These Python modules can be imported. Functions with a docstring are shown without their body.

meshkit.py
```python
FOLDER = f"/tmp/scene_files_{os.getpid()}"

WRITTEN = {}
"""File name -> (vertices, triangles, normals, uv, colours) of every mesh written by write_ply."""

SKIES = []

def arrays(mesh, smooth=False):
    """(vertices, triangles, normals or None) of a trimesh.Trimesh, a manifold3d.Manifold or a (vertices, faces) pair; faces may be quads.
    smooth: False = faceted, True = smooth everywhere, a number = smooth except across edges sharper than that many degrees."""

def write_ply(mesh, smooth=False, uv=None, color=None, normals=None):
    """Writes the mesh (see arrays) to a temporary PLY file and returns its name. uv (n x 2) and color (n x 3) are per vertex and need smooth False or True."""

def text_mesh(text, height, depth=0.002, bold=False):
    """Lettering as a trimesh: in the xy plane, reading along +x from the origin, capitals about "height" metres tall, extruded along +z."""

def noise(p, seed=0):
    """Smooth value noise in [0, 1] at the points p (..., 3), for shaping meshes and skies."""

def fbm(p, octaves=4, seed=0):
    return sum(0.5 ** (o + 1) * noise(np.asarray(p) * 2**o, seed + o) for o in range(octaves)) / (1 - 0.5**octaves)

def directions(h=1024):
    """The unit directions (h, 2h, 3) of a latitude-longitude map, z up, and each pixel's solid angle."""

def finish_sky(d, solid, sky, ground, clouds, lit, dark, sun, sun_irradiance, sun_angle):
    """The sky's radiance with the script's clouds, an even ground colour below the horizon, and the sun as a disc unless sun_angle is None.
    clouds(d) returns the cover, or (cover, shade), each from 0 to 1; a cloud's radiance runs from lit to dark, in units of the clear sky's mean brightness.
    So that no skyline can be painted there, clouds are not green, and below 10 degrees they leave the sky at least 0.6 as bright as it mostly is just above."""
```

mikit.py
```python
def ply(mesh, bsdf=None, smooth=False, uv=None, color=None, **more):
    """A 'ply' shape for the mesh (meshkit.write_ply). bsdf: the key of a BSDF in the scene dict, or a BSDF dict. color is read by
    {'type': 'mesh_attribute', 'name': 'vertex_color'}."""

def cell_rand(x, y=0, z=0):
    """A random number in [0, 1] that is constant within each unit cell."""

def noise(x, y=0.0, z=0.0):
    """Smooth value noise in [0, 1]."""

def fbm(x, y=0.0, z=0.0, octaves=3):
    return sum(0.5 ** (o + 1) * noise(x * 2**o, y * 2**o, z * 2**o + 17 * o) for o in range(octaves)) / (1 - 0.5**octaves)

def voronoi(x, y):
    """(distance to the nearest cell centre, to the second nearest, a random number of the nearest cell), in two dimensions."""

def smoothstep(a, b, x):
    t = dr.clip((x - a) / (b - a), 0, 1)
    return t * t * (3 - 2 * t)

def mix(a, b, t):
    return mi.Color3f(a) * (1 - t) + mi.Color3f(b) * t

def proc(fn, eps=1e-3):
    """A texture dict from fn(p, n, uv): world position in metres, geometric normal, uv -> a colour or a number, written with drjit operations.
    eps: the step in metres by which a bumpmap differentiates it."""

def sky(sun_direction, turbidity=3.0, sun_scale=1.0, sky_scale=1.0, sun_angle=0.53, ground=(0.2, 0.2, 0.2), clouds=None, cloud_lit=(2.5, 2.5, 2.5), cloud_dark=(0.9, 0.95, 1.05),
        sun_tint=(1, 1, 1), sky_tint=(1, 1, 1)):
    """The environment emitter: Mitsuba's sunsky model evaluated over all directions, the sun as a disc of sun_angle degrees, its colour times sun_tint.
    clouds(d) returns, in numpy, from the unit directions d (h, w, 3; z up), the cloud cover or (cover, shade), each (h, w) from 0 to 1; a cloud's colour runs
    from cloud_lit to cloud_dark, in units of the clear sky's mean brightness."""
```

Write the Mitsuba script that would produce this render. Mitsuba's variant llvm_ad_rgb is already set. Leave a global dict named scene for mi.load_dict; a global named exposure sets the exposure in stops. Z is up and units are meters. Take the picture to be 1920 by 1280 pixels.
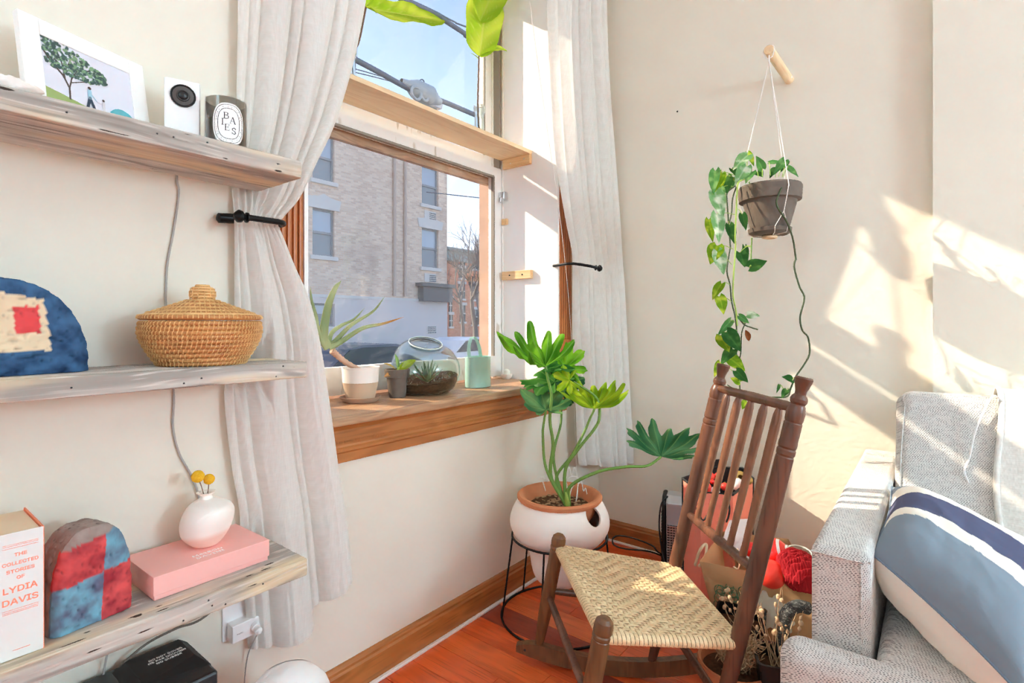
import math, random
import numpy as np, trimesh, manifold3d as m3
import drjit as dr
import mitsuba as mi, mikit, meshkit
from mikit import proc, noise, fbm, voronoi, cell_rand, smoothstep, mix
from shapely.geometry import Polygon, LineString, Point
from shapely import affinity
T = mi.ScalarTransform4f
PI = math.pi
scene, labels = {}, {}
random.seed(7)

# ---------------------------------------------------------------- camera, sky, sun, exposure
FOC = 1000.85                      # focal length in pixels of a 1920 wide frame, from the two vanishing points
YAW = math.radians(38.461)         # camera heading relative to the window wall
CAM = np.array([-2.55027, -1.42724, 1.15])
FW = np.array([math.cos(YAW), math.sin(YAW), 0.0])
RT = np.array([math.sin(YAW), -math.cos(YAW), 0.0])
HOR = 605.0                        # row of the horizon (the lens is shifted, verticals stay vertical)
scene['camera'] = {'type': 'perspective', 'fov': math.degrees(2 * math.atan(960 / FOC)), 'fov_axis': 'x',
                   'principal_point_offset_y': (640 - HOR) / 1280, 'near_clip': 0.02, 'far_clip': 500.0,
                   'to_world': T().look_at(origin=CAM.tolist(), target=(CAM + FW).tolist(), up=[0, 0, 1])}
SUN = np.array([-0.48, 1.0, 0.69])
scene['sky'] = mikit.sky(SUN, turbidity=3.0, sun_scale=1.5, sky_scale=3.15, ground=(0.5, 0.48, 0.46), sky_tint=(1.05, 0.87, 0.84), sun_tint=(0.93, 1.0, 1.13))
exposure = 1.9


# ---------------------------------------------------------------- helpers
def ray(px, py):
    return FW + RT * (px - 960) / FOC - np.array([0, 0, (py - HOR) / FOC])
def at_y(px, py, y):               # where a photographed point lies on a plane that is parallel to the window wall
    r = ray(px, py); return CAM + r * (y - CAM[1]) / r[1]
def at_x(px, py, x):
    r = ray(px, py); return CAM + r * (x - CAM[0]) / r[0]
def at_z(px, py, z):
    r = ray(px, py); return CAM + r * (z - CAM[2]) / r[2]
def at_d(px, py, d):
    return CAM + d * ray(px, py)

def srgb(r, g=None, b=None):
    c = np.array([r, g, b] if g is not None else r, float) / 255
    return np.where(c <= 0.04045, c / 12.92, ((c + 0.055) / 1.055) ** 2.4).tolist()
def V(*a): return np.array(a, float)
def unit(v): v = np.asarray(v, float); return v / (np.linalg.norm(v) + 1e-12)
def frame(o, x=None, y=None, z=None):   # a 4x4 with the given axes; two are enough
    if z is None: z = np.cross(x, y)
    if x is None: x = np.cross(y, z)
    if y is None: y = np.cross(z, x)
    m = np.eye(4); m[:3, 0], m[:3, 1], m[:3, 2], m[:3, 3] = unit(x), unit(y), unit(z), o
    return m
def axis_frame(o, z, hint=(0, 0, 1)):
    z = unit(z); h = V(*hint) if abs(np.dot(z, unit(hint))) < 0.95 else V(1, 0, 0)
    x = unit(np.cross(h, z)); return frame(o, x=x, y=np.cross(z, x), z=z)
def rotz(a, o=(0, 0, 0)):
    c, s = math.cos(a), math.sin(a); return frame(o, x=(c, s, 0), y=(-s, c, 0), z=(0, 0, 1))
def tf(mesh, m):
    mesh = mesh.copy(); mesh.apply_transform(m); return mesh
def cat(*ms):
    ms = [m for k in ms for m in (k if isinstance(k, (list, tuple)) else [k])]
    return trimesh.util.concatenate(ms)
def tm(v, f):
    f = np.asarray(f)
    if f.shape[1] == 4: f = np.vstack([f[:, [0, 1, 2]], f[:, [0, 2, 3]]])
    return trimesh.Trimesh(np.asarray(v, float), f, process=False)
def from_m3(m):
    q = m.to_mesh(); return trimesh.Trimesh(q.vert_properties[:, :3], q.tri_verts, process=False)
def to_m3(mesh):
    return m3.Manifold(m3.Mesh(np.asarray(mesh.vertices, np.float32), np.asarray(mesh.faces, np.uint32)))

SPH = trimesh.creation.icosphere(1, 1.0).vertices
def box(x0, x1, y0, y1, z0, z1, r=0.0):
    lo, hi = V(min(x0, x1), min(y0, y1), min(z0, z1)), V(max(x0, x1), max(y0, y1), max(z0, z1))
    r = min(r, 0.45 * (hi - lo).min())
    if r <= 0: return trimesh.creation.box(bounds=[lo, hi])
    c = np.array([[(lo, hi)[i][0], (lo, hi)[j][1], (lo, hi)[k][2]] for i in (0, 1) for j in (0, 1) for k in (0, 1)])
    mid = (lo + hi) / 2
    c = c - np.sign(c - mid) * r
    return trimesh.convex.convex_hull((c[:, None] + SPH * r).reshape(-1, 3))
def hull_spheres(pts, rad, sub=2):
    s = trimesh.creation.icosphere(sub, 1.0).vertices
    return trimesh.convex.convex_hull(np.vstack([np.asarray(p) + s * r for p, r in zip(pts, rad)]))
def lathe(prof, n=40, o=(0, 0, 0), squash=1.0):
    prof = np.asarray(prof, float); a = np.arange(n) * 2 * PI / n
    v = np.stack([prof[:, None, 0] * np.cos(a), prof[:, None, 0] * np.sin(a) * squash, np.repeat(prof[:, 1:2], n, 1)], -1).reshape(-1, 3) + np.asarray(o, float)
    i, j = np.meshgrid(np.arange(len(prof) - 1), np.arange(n), indexing='ij')
    q = np.stack([i * n + j, i * n + (j + 1) % n, (i + 1) * n + (j + 1) % n, (i + 1) * n + j], -1).reshape(-1, 4)
    return tm(v, q)
def spline(pts, n=40):
    p = np.asarray(pts, float); p = np.vstack([2 * p[0] - p[1], p, 2 * p[-1] - p[-2]]); k = len(p) - 3
    out = []
    for t in np.linspace(0, k, n):
        i = min(int(t), k - 1); u = t - i; a, b, c, d = p[i:i + 4]
        out.append(0.5 * (2 * b + (c - a) * u + (2 * a - 5 * b + 4 * c - d) * u * u + (3 * b - a - 3 * c + d) * u ** 3))
    return np.array(out)
def tube(pts, r, sides=8, closed=False, caps=True, flat=1.0):
    p = np.asarray(pts, float); n = len(p); r = np.broadcast_to(np.asarray(r, float), (n,))
    t = (np.roll(p, -1, 0) - np.roll(p, 1, 0)) if closed else np.gradient(p, axis=0)
    t /= np.linalg.norm(t, axis=1, keepdims=True) + 1e-12
    a = np.zeros_like(p); a[0] = unit(np.cross(t[0], V(0, 0, 1) if abs(t[0][2]) < 0.9 else V(1, 0, 0)))
    for i in range(1, n):
        x = a[i - 1] - t[i] * np.dot(a[i - 1], t[i]); a[i] = unit(x)
    b = np.cross(t, a); an = np.arange(sides) * 2 * PI / sides
    v = p[:, None] + r[:, None, None] * (np.cos(an)[None, :, None] * a[:, None] + flat * np.sin(an)[None, :, None] * b[:, None])
    m = n if closed else n - 1
    i, j = np.meshgrid(np.arange(m), np.arange(sides), indexing='ij'); i2 = (i + 1) % n
    q = np.stack([i * sides + j, i * sides + (j + 1) % sides, i2 * sides + (j + 1) % sides, i2 * sides + j], -1).reshape(-1, 4)
    f = np.vstack([q[:, [0, 1, 2]], q[:, [0, 2, 3]]]); v = v.reshape(-1, 3)
    if caps and not closed:
        v = np.vstack([v, p[0], p[-1]]); k = np.arange(sides); s0 = (n - 1) * sides
        f = np.vstack([f, np.stack([(k + 1) % sides, k, k * 0 + n * sides], 1), np.stack([s0 + k, s0 + (k + 1) % sides, k * 0 + n * sides + 1], 1)])
    return tm(v, f)
def cyl(a, b, r, r2=None, sides=16):
    a, b = V(*a), V(*b); return tube([a, a + (b - a) * 0.5, b], [r, (r + (r2 or r)) / 2, r2 or r], sides)
def turned(a, b, prof, n=20):      # a lathe turned piece from a to b; prof = (share of the length, radius)
    a, b = V(*a), V(*b); L = np.linalg.norm(b - a)
    return tf(lathe([(r, t * L) for t, r in prof], n), axis_frame(a, b - a))
def ball(c, r, sub=2, s=(1, 1, 1)):
    m = trimesh.creation.icosphere(sub, 1.0); m.apply_scale(V(*s) * r); m.apply_translation(c); return m
def sheet(P):                      # a grid of points (n, m, 3) as a surface
    n, m = P.shape[:2]; i, j = np.meshgrid(np.arange(n - 1), np.arange(m - 1), indexing='ij')
    q = np.stack([i * m + j, i * m + j + 1, (i + 1) * m + j + 1, (i + 1) * m + j], -1).reshape(-1, 4)
    return tm(P.reshape(-1, 3), q)
def thick(P, t):                   # the same with a thickness
    n, m = P.shape[:2]; du, dv = np.gradient(P, axis=0), np.gradient(P, axis=1)
    N = np.cross(du, dv); N /= np.linalg.norm(N, axis=2, keepdims=True) + 1e-12
    a, b = sheet(P), sheet(P - N * t); b.invert()
    rim = [(i, 0) for i in range(n)] + [(n - 1, j) for j in range(1, m)] + [(i, m - 1) for i in range(n - 2, -1, -1)] + [(0, j) for j in range(m - 2, 0, -1)]
    k = np.array([i * m + j for i, j in rim]); k2 = np.roll(k, -1); o = n * m
    q = np.stack([k, k2, k2 + o, k + o], 1)
    return tm(np.vstack([a.vertices, b.vertices]), np.vstack([a.faces, b.faces + o, q[:, [0, 2, 1]], q[:, [0, 3, 2]]]))
def extr(poly, h, m=None):
    polys = getattr(poly, 'geoms', [poly])
    o = cat([trimesh.creation.extrude_polygon(g, h, engine='earcut') for g in polys if g.area > 0])
    return o if m is None else tf(o, m)
def prism(profile, a, b, up=(0, 0, 1), out=(0, -1, 0)):   # a moulding: profile (out, up) swept from a to b
    p = np.asarray(profile, float); a, b = V(*a), V(*b); o, u = V(*out), V(*up)
    v = np.vstack([a + p[:, :1] * o + p[:, 1:] * u, b + p[:, :1] * o + p[:, 1:] * u]); n = len(p)
    k = np.arange(n); k2 = (k + 1) % n
    tri = trimesh.creation.triangulate_polygon(Polygon(p), engine='earcut')
    order = [int(np.argmin(((p - q) ** 2).sum(1))) for q in tri[0]]
    f = np.array(order)[tri[1]]
    out_m = tm(v, np.vstack([np.stack([k, k2, k2 + n], 1), np.stack([k, k2 + n, k + n], 1), f, f[:, ::-1] + n]))
    out_m.fix_normals(); return out_m

def numbered(key):
    if key not in scene and key not in labels and not any(k.startswith(key + '__') for k in scene): return key
    i = 1
    while True:
        k = f'{key}_{i:03d}'
        if k not in scene and k not in labels and not any(q.startswith(k + '__') for q in scene): return k
        i += 1
def thing(name, label, category, group=None, kind=None):
    key = numbered(name); labels[key] = {'label': label, 'category': category}
    if group: labels[key]['group'] = group
    if kind: labels[key]['kind'] = kind
    return key
def part(parent, name, mesh, mat, smooth=30, label=None, kind=None, **kw):
    key = numbered(f'{parent}__{name}')
    scene[key] = mikit.ply(mesh, mat, smooth, **kw)
    if label or kind:
        labels[key] = {}
        if label: labels[key]['label'] = label
        if kind: labels[key]['kind'] = kind
    return key
def solo(name, label, category, mesh, mat, smooth=30, group=None, kind=None, **kw):
    key = thing(name, label, category, group, kind); scene[key] = mikit.ply(mesh, mat, smooth, **kw); return key
def struct(name, mesh, mat, smooth=30, label=None, category=None, **kw):
    if mesh is not None: scene[name] = mikit.ply(mesh, mat, smooth, **kw)
    labels[name] = {'kind': 'structure'}
    if label: labels[name]['label'] = label
    if category: labels[name]['category'] = category
    return name
def text_on(s, h, m, depth=0.0008, bold=False, width=None, center=True):
    t = meshkit.text_mesh(s, h, depth, bold); w = t.bounds[1][0] - t.bounds[0][0]
    if width: t.apply_scale([width / w, 1, 1]); w = width
    t.apply_translation([-t.bounds[0][0] - (w / 2 if center else 0), 0, 0]); return tf(t, m)

# ---------------------------------------------------------------- materials
def mat(name, color, rough=0.5, metal=0.0, spec=0.5, bump=None, bscale=1.0, sheen=0.0, coat=0.0, two=True):
    col = color if isinstance(color, dict) else {'type': 'rgb', 'value': list(color)}
    b = {'type': 'principled', 'base_color': col, 'roughness': float(rough), 'metallic': float(metal), 'specular': float(spec)}
    if sheen: b['sheen'] = float(sheen)
    if coat: b['clearcoat'] = float(coat); b['clearcoat_gloss'] = 0.8
    if bump: b = {'type': 'bumpmap', 'arbitrary': bump, 'scale': float(bscale), 'bsdf': b}
    scene[name] = {'type': 'twosided', 'bsdf': b} if two else b
    return name
def plain(name, rgb, rough=0.5, **k): return mat(name, srgb(*rgb), rough, **k)
def wood_fn(c1, c2, c3, axis, fine=55.0, long=3.0, bands=1.0, rw=0.2, dark=0.35):
    c1, c2, c3 = srgb(*c1), srgb(*c2), srgb(*c3)
    def fn(p, n, uv):
        q = [p.x, p.y, p.z]; a = q.pop(axis)
        w = fbm(q[0] * fine * 0.22, q[1] * fine * 0.22, a * long, 3)
        g = noise(q[0] * fine * 3.5, q[1] * fine * 3.5, a * long * 4)
        ring = 0.5 + 0.5 * dr.sin((w * 9 + q[0] * 6 + q[1] * 8) * 6.28 * bands)
        return mix(mix(c1, c2, smoothstep(0.2, 0.85, w * (1 - rw) + ring * rw)), c3, smoothstep(0.55, 0.95, g) * dark)
    return fn

plaster = proc(lambda p, n, uv: fbm(p.x * 90, p.y * 90, p.z * 90, 2), eps=0.002)
mat('wall_paint', proc(lambda p, n, uv: mix(srgb(231, 225, 210), srgb(226, 219, 204), fbm(p.x * 3, p.y * 3, p.z * 3, 2))), 0.6, spec=0.3, bump=plaster, bscale=0.0016)
plain('ceiling_paint', (236, 236, 234), 0.8)
white_wear = proc(lambda p, n, uv: mix(srgb(238, 236, 232), srgb(196, 184, 168), smoothstep(0.66, 0.78, fbm(p.x * 40, p.y * 40, p.z * 9, 3)) * 0.8))
mat('worn_white', white_wear, 0.45)
plain('clean_white', (240, 239, 236), 0.45)
plain('sash_dark', (140, 130, 118), 0.5)
mat('oak_x', proc(wood_fn((176, 110, 58), (146, 86, 42), (104, 58, 28), 0, 60, 2.2, .6)), 0.35, coat=0.3)
mat('oak_y', proc(wood_fn((176, 110, 58), (146, 86, 42), (104, 58, 28), 1, 60, 2.2, .6)), 0.35, coat=0.3)
mat('oak_z', proc(wood_fn((190, 112, 56), (160, 88, 40), (116, 62, 28), 2, 60, 2.2, .4)), 0.38, coat=0.3)
mat('stool_wood', proc(wood_fn((186, 146, 112), (152, 110, 80), (104, 72, 52), 0, 70, 2.5)), 0.4, coat=0.2)
mat('pine_x', proc(wood_fn((240, 214, 176), (228, 196, 154), (212, 174, 128), 0, 40, 1.4)), 0.5)
mat('pine_y', proc(wood_fn((234, 200, 152), (216, 174, 120), (186, 136, 84), 1, 120, 1.4)), 0.5)
for i, (a, b) in enumerate((((222, 98, 46), (192, 76, 34)), ((226, 116, 62), (200, 92, 46)), ((152, 66, 44), (124, 50, 34)), ((230, 108, 52), (200, 86, 38)), ((196, 80, 42), (164, 60, 30)))):
    mat(f'cherry_{i}', proc(wood_fn(a, b, tuple(int(x * 0.72) for x in b), 1, 90, 2.0 + i * 0.3, 0.4)), 0.28, coat=0.25)
plain('floor_gap', (70, 30, 18), 0.6)
def shelf_fn(p, n, uv):
    wob = fbm(p.x * 4, p.y * 9, p.z * 9, 2) * .04; y, z = p.y + wob, p.z + wob
    w = fbm(p.x * 1.8, y * 18, z * 22, 3)
    s1 = noise(p.x * 9, y * 95, z * 120); s2 = noise(p.x * 16 + 7, y * 190, z * 230); s3 = noise(p.x * 5 + 3, y * 50, z * 60)
    base = mix(srgb(194, 186, 177), srgb(152, 144, 136), smoothstep(0.3, 0.7, w))
    base = mix(base, srgb(220, 198, 160), smoothstep(0.50, 0.68, fbm(p.x * 3.2 + 9, p.y * 14, p.z * 16 + 4, 3)) * .75)
    base = mix(base, srgb(118, 108, 100), smoothstep(0.5, 0.95, s1) * 0.7)
    base = mix(base, srgb(222, 215, 206), smoothstep(0.55, 0.95, s2) * 0.5)
    base = mix(base, srgb(150, 142, 136), smoothstep(0.6, 0.95, s3) * 0.35)
    k = fbm(p.x * 26, p.y * 95, p.z * 130, 2)
    return mix(base, srgb(58, 44, 36), smoothstep(0.80, 0.87, k))
mat('whitewash', proc(shelf_fn), 0.75, bump=proc(lambda p, n, uv: noise(p.x * 9, p.y * 95, p.z * 120) + .5 * noise(p.x * 16, p.y * 190, p.z * 230)), bscale=0.0022)
def linen_fn(p, n, uv):
    t = noise(p.x * 700 + p.y * 500, p.z * 60, 3) * 0.5 + noise(p.x * 60, p.y * 60, p.z * 800) * 0.5
    return mix(srgb(240, 238, 233), srgb(226, 222, 215), t)
scene['linen'] = {'type': 'principledthin', 'base_color': proc(linen_fn), 'roughness': 0.85, 'diff_trans': 0.55, 'spec_trans': 0.0, 'eta': 1.3}
def tweed_old(p, n, uv):
    r = noise((p.x + p.y) * 330, p.z * 30, (p.x - p.y) * 30)
    c = noise(p.x * 420, p.y * 420, p.z * 420)
    d = noise(p.x * 150, p.y * 150, p.z * 330)
    return mix(mix(srgb(216, 213, 208), srgb(188, 184, 178), c), srgb(92, 90, 90), smoothstep(0.66, 0.86, d * 0.6 + r * 0.4))
def tweed_fn(p, n, uv):
    v = (p.z + .62 * p.x + .22 * p.y + .0014 * noise(p.x * 40, p.y * 40, p.z * 40)) / .0040; u = (p.x - p.y + .1 * p.z)
    r = dr.floor(v); fv = v - r
    q = u * 135 + r * .37 + .5 * noise(r * 1.7, u * 30); fu = q - dr.floor(q)
    dash = smoothstep(.30, .45, fu) * (1 - smoothstep(.80, .95, fu)) * smoothstep(.2, .4, fv) * (1 - smoothstep(.7, .95, fv))
    c = noise(p.x * 420, p.y * 420, p.z * 420); k = smoothstep(.2, .6, noise(u * 90, r * .6, 3))
    return mix(mix(srgb(224, 221, 216), srgb(200, 196, 191), c), srgb(96, 92, 92), dash * (.35 + .55 * k))
mat('tweed', proc(tweed_fn), 0.95, spec=0.15, sheen=0.3, bump=proc(lambda p, n, uv: noise(p.x * 300, p.y * 300, p.z * 380)), bscale=0.0015)
mat('throw', proc(lambda p, n, uv: mix(srgb(226, 222, 215), srgb(198, 192, 184), noise(p.x * 300, p.y * 300, p.z * 50) * 0.6 + noise(p.x * 40, p.y * 40, p.z * 420) * 0.4)), 0.95, spec=0.1, sheen=0.3)
mat('vertex', {'type': 'mesh_attribute', 'name': 'vertex_color'}, 0.6, spec=0.3)
mat('vertex_cloth', {'type': 'mesh_attribute', 'name': 'vertex_color'}, 0.95, spec=0.1, sheen=0.2, bump=proc(lambda p, n, uv: noise(p.x * 500, p.y * 500, p.z * 500)), bscale=0.0008)
mat('vertex_stone', {'type': 'mesh_attribute', 'name': 'vertex_color'}, 0.8, spec=0.25, bump=proc(lambda p, n, uv: fbm(p.x * 160, p.y * 160, p.z * 160, 3)), bscale=0.004)
scene['leaf'] = {'type': 'principledthin', 'base_color': {'type': 'mesh_attribute', 'name': 'vertex_color'}, 'roughness': 0.4, 'diff_trans': 0.9, 'spec_trans': 0.0, 'eta': 1.4}
mat('chair_wood', proc(wood_fn((108, 66, 45), (78, 47, 32), (54, 31, 22), 2, 60, 2.2, .3, .25, .45)), 0.32, coat=0.4)
mat('rocker_wood', proc(wood_fn((122, 82, 48), (92, 58, 33), (60, 38, 24), 2, 60, 3)), .36, coat=.3)
mat('spindle_wood', proc(wood_fn((134, 86, 58), (102, 63, 42), (74, 44, 29), 2, 60, 3)), .36, coat=.3)
mat('rush', proc(lambda p, n, uv: mix(srgb(234, 208, 166), srgb(208, 178, 132), fbm(p.x * 60, p.y * 60, p.z * 20, 3))), 0.55)
mat('wicker', proc(lambda p, n, uv: mix(srgb(206, 150, 88), srgb(164, 96, 46), fbm(p.x * 50, p.y * 50, p.z * 90, 3))), 0.5)
mat('wicker_light', proc(lambda p, n, uv: mix(srgb(236, 196, 136), srgb(206, 156, 96), fbm(p.x * 80, p.y * 80, p.z * 60, 2))), 0.45)
mat('terracotta', proc(lambda p, n, uv: mix(srgb(214, 142, 100), srgb(182, 110, 76), fbm(p.x * 16, p.y * 16, p.z * 16, 4))), 0.8, spec=0.2)
mat('dark_clay', proc(lambda p, n, uv: mix(srgb(122, 110, 100), srgb(86, 76, 68), fbm(p.x * 22, p.y * 22, p.z * 22, 4))), 0.85, spec=0.2)
mat('soil', proc(lambda p, n, uv: mix(srgb(58, 40, 30), srgb(112, 78, 54), fbm(p.x * 130, p.y * 130, p.z * 130, 3))), 0.95, spec=0.1)
plain('gravel', (196, 190, 182), 0.8)
mat('ceramic', srgb(244, 238, 230), 0.5, spec=0.4)
plain('matte_cream', (246, 236, 226), 0.6)
plain('blush', (240, 214, 200), 0.6)
plain('pink_card', (240, 176, 168), 0.55)
plain('pink_board', (236, 140, 120), 0.6)
plain('black_metal', (26, 26, 28), 0.35, metal=0.6)
plain('black_plastic', (24, 24, 26), 0.3)
plain('black_matte', (30, 28, 28), 0.6)
plain('white_plastic', (244, 244, 244), 0.3)
plain('grey_cord', (168, 164, 160), 0.6)
plain('white_cord', (238, 234, 228), 0.6)
plain('ink', (40, 40, 44), 0.7)
plain('paper', (246, 245, 242), 0.7)
plain('page_edge', (228, 204, 172), 0.8)
plain('book_grey', (224, 224, 220), 0.55)
plain('book_orange', (240, 140, 104), 0.55)
plain('mint', (166, 206, 192), 0.45)
plain('stem', (104, 142, 60), 0.5)
plain('stem_light', (158, 186, 86), 0.5)
plain('stem_dark', (66, 78, 46), 0.55)
plain('bark', (118, 92, 74), 0.8)
plain('yellow_fluff', (226, 176, 40), 0.95)
plain('dry_straw', (196, 168, 132), 0.9)
plain('kraft', (196, 160, 118), 0.85)
plain('green_ink', (70, 130, 96), 0.8)
plain('red_gloss', (224, 34, 28), 0.12, coat=0.6)
plain('red_matte', (226, 60, 48), 0.4)
mat('red_knit', srgb(156, 14, 28), 0.9, sheen=0.5, bump=proc(lambda p, n, uv: noise(p.x * 260, p.y * 260, p.z * 260)), bscale=0.002)
plain('silver', (206, 206, 210), 0.35, metal=0.45)
plain('chrome', (214, 214, 214), 0.15, metal=1.0)
plain('gold', (190, 160, 96), 0.3, metal=0.8)
plain('grey_rubber', (70, 72, 72), 0.6)
plain('pale_pink', (236, 216, 206), 0.6)
scene['glass'] = {'type': 'thindielectric', 'int_ior': 1.5}
scene['jar_glass'] = {'type': 'thindielectric', 'int_ior': 1.25}
scene['smoke_glass'] = {'type': 'thindielectric', 'int_ior': 1.4, 'specular_transmittance': {'type': 'rgb', 'value': [0.50, 0.46, 0.41]}}
scene['bowl_glass'] = {'type': 'dielectric', 'int_ior': 1.5, 'ext_ior': 1.0, 'specular_transmittance': {'type': 'rgb', 'value': [0.94, 0.97, 0.955]}}
scene['water'] = {'type': 'thindielectric', 'int_ior': 1.1, 'specular_transmittance': {'type': 'rgb', 'value': [0.97, 0.98, 0.97]}}

# ================================================================ THE ROOM
XL, XR = -1.72, -0.437            # faces of the window reveal
SILL, HEAD, CEIL, REV = 0.868, 3.02, 3.3, 0.318
k = struct('wall_left', cat(box(-5.4, XL - .01, 0, .44, -.1, CEIL + .1), box(XR + .01, .3, 0, .44, -.1, CEIL + .1),
           box(XL - .011, XR + .011, 0, .40, -.1, SILL - .03), box(XL - .011, XR + .011, 0, .44, HEAD, CEIL + .1)), 'wall_paint', False, 'cream plaster wall around the window', 'wall')
struct('wall_right', cat(box(0, .25, -5.2, 0, -.1, CEIL + .1), box(-.05, .01, -5.2, -1.418, 0, CEIL)), 'wall_paint', False, 'cream plaster wall behind the rocking chair and sofa', 'wall')
struct('unseen_wall_far', box(-5.5, -5.4, -5.2, .3, -.1, CEIL + .1), 'ceiling_paint', False, 'unseen wall at the far left placed to darken the left side', 'wall')  # out of view, keeps skylight off the left part of the window wall
struct('unseen_wall_back', cat(box(-5.5, -1.2, -5.3, -5.2, -.1, CEIL + .1), box(-1.2, .25, -5.3, -5.2, -.1, .6)), 'ceiling_paint', False, 'unseen wall behind the camera placed to cut skylight on the left', 'wall')  # out of view, blocks skylight from behind; open at the right
struct('ceiling', box(-5.4, .25, -5.2, .3, CEIL, CEIL + .1), 'ceiling_paint', False, 'white ceiling', 'ceiling')
fl = struct('floor', cat(box(-5.4, 0, -5.2, 0, -.1, -.004)), 'floor_gap', False, 'red cherry plank floor', 'floor')
for v in ('cherry_0', 'cherry_1', 'cherry_2', 'cherry_3', 'cherry_4'): pass
rp = random.Random(3)
PW = 0.115
i = 0
x = -2.6
while x < -0.02:
    y = -0.002 - rp.random() * 0.0
    first = True
    while y > -2.0:
        L = rp.uniform(0.28, 0.75) if first else rp.uniform(0.45, 1.0); first = False
        y1 = max(y - L, -2.0)
        part(fl, 'plank', box(x + .0008, min(x + PW - .0008, -.002), y1 + .0008, y - .0008, -.02, 0, .0012), f'cherry_{rp.choice([0, 0, 1, 1, 2, 3, 3, 4])}', False)
        y = y1
    x += PW
# coarse boards where the camera does not look closely
for x0 in np.arange(-5.4, -2.6, .35): part(fl, 'plank', box(x0 + .001, x0 + .349, -5.2, -.002, -.02, 0), f'cherry_{rp.choice([0, 1, 3, 4])}', False)
for x0 in np.arange(-2.6, -.02, .35): part(fl, 'plank', box(x0 + .001, min(x0 + .349, -.002), -5.2, -2.002, -.02, 0), f'cherry_{rp.choice([0, 1, 3, 4])}', False)

base_prof = [(0, 0), (.018, 0), (.018, .082), (.013, .088), (.013, .096), (.008, .104), (.003, .107), (0, .107)]
struct('baseboard_left', prism(base_prof, (-5.2, 0, 0), (0, 0, 0)), 'oak_x', 20, 'varnished oak baseboard below the window', 'baseboard')
struct('baseboard_right', prism(base_prof, (0, 0, 0), (0, -1.4, 0), out=(-1, 0, 0)), 'oak_y', 20, 'varnished oak baseboard behind the rocking chair', 'baseboard')
struct('trim_1', box(-5.2, -.03, -.032, -.018, 0, .010, .003), 'clean_white', 20, 'thin white strip along the left baseboard', 'floor strip')
struct('trim_2', box(-.032, -.018, -1.4, -.02, 0, .010, .003), 'clean_white', 20, 'thin white strip along the right baseboard', 'floor strip')

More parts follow.
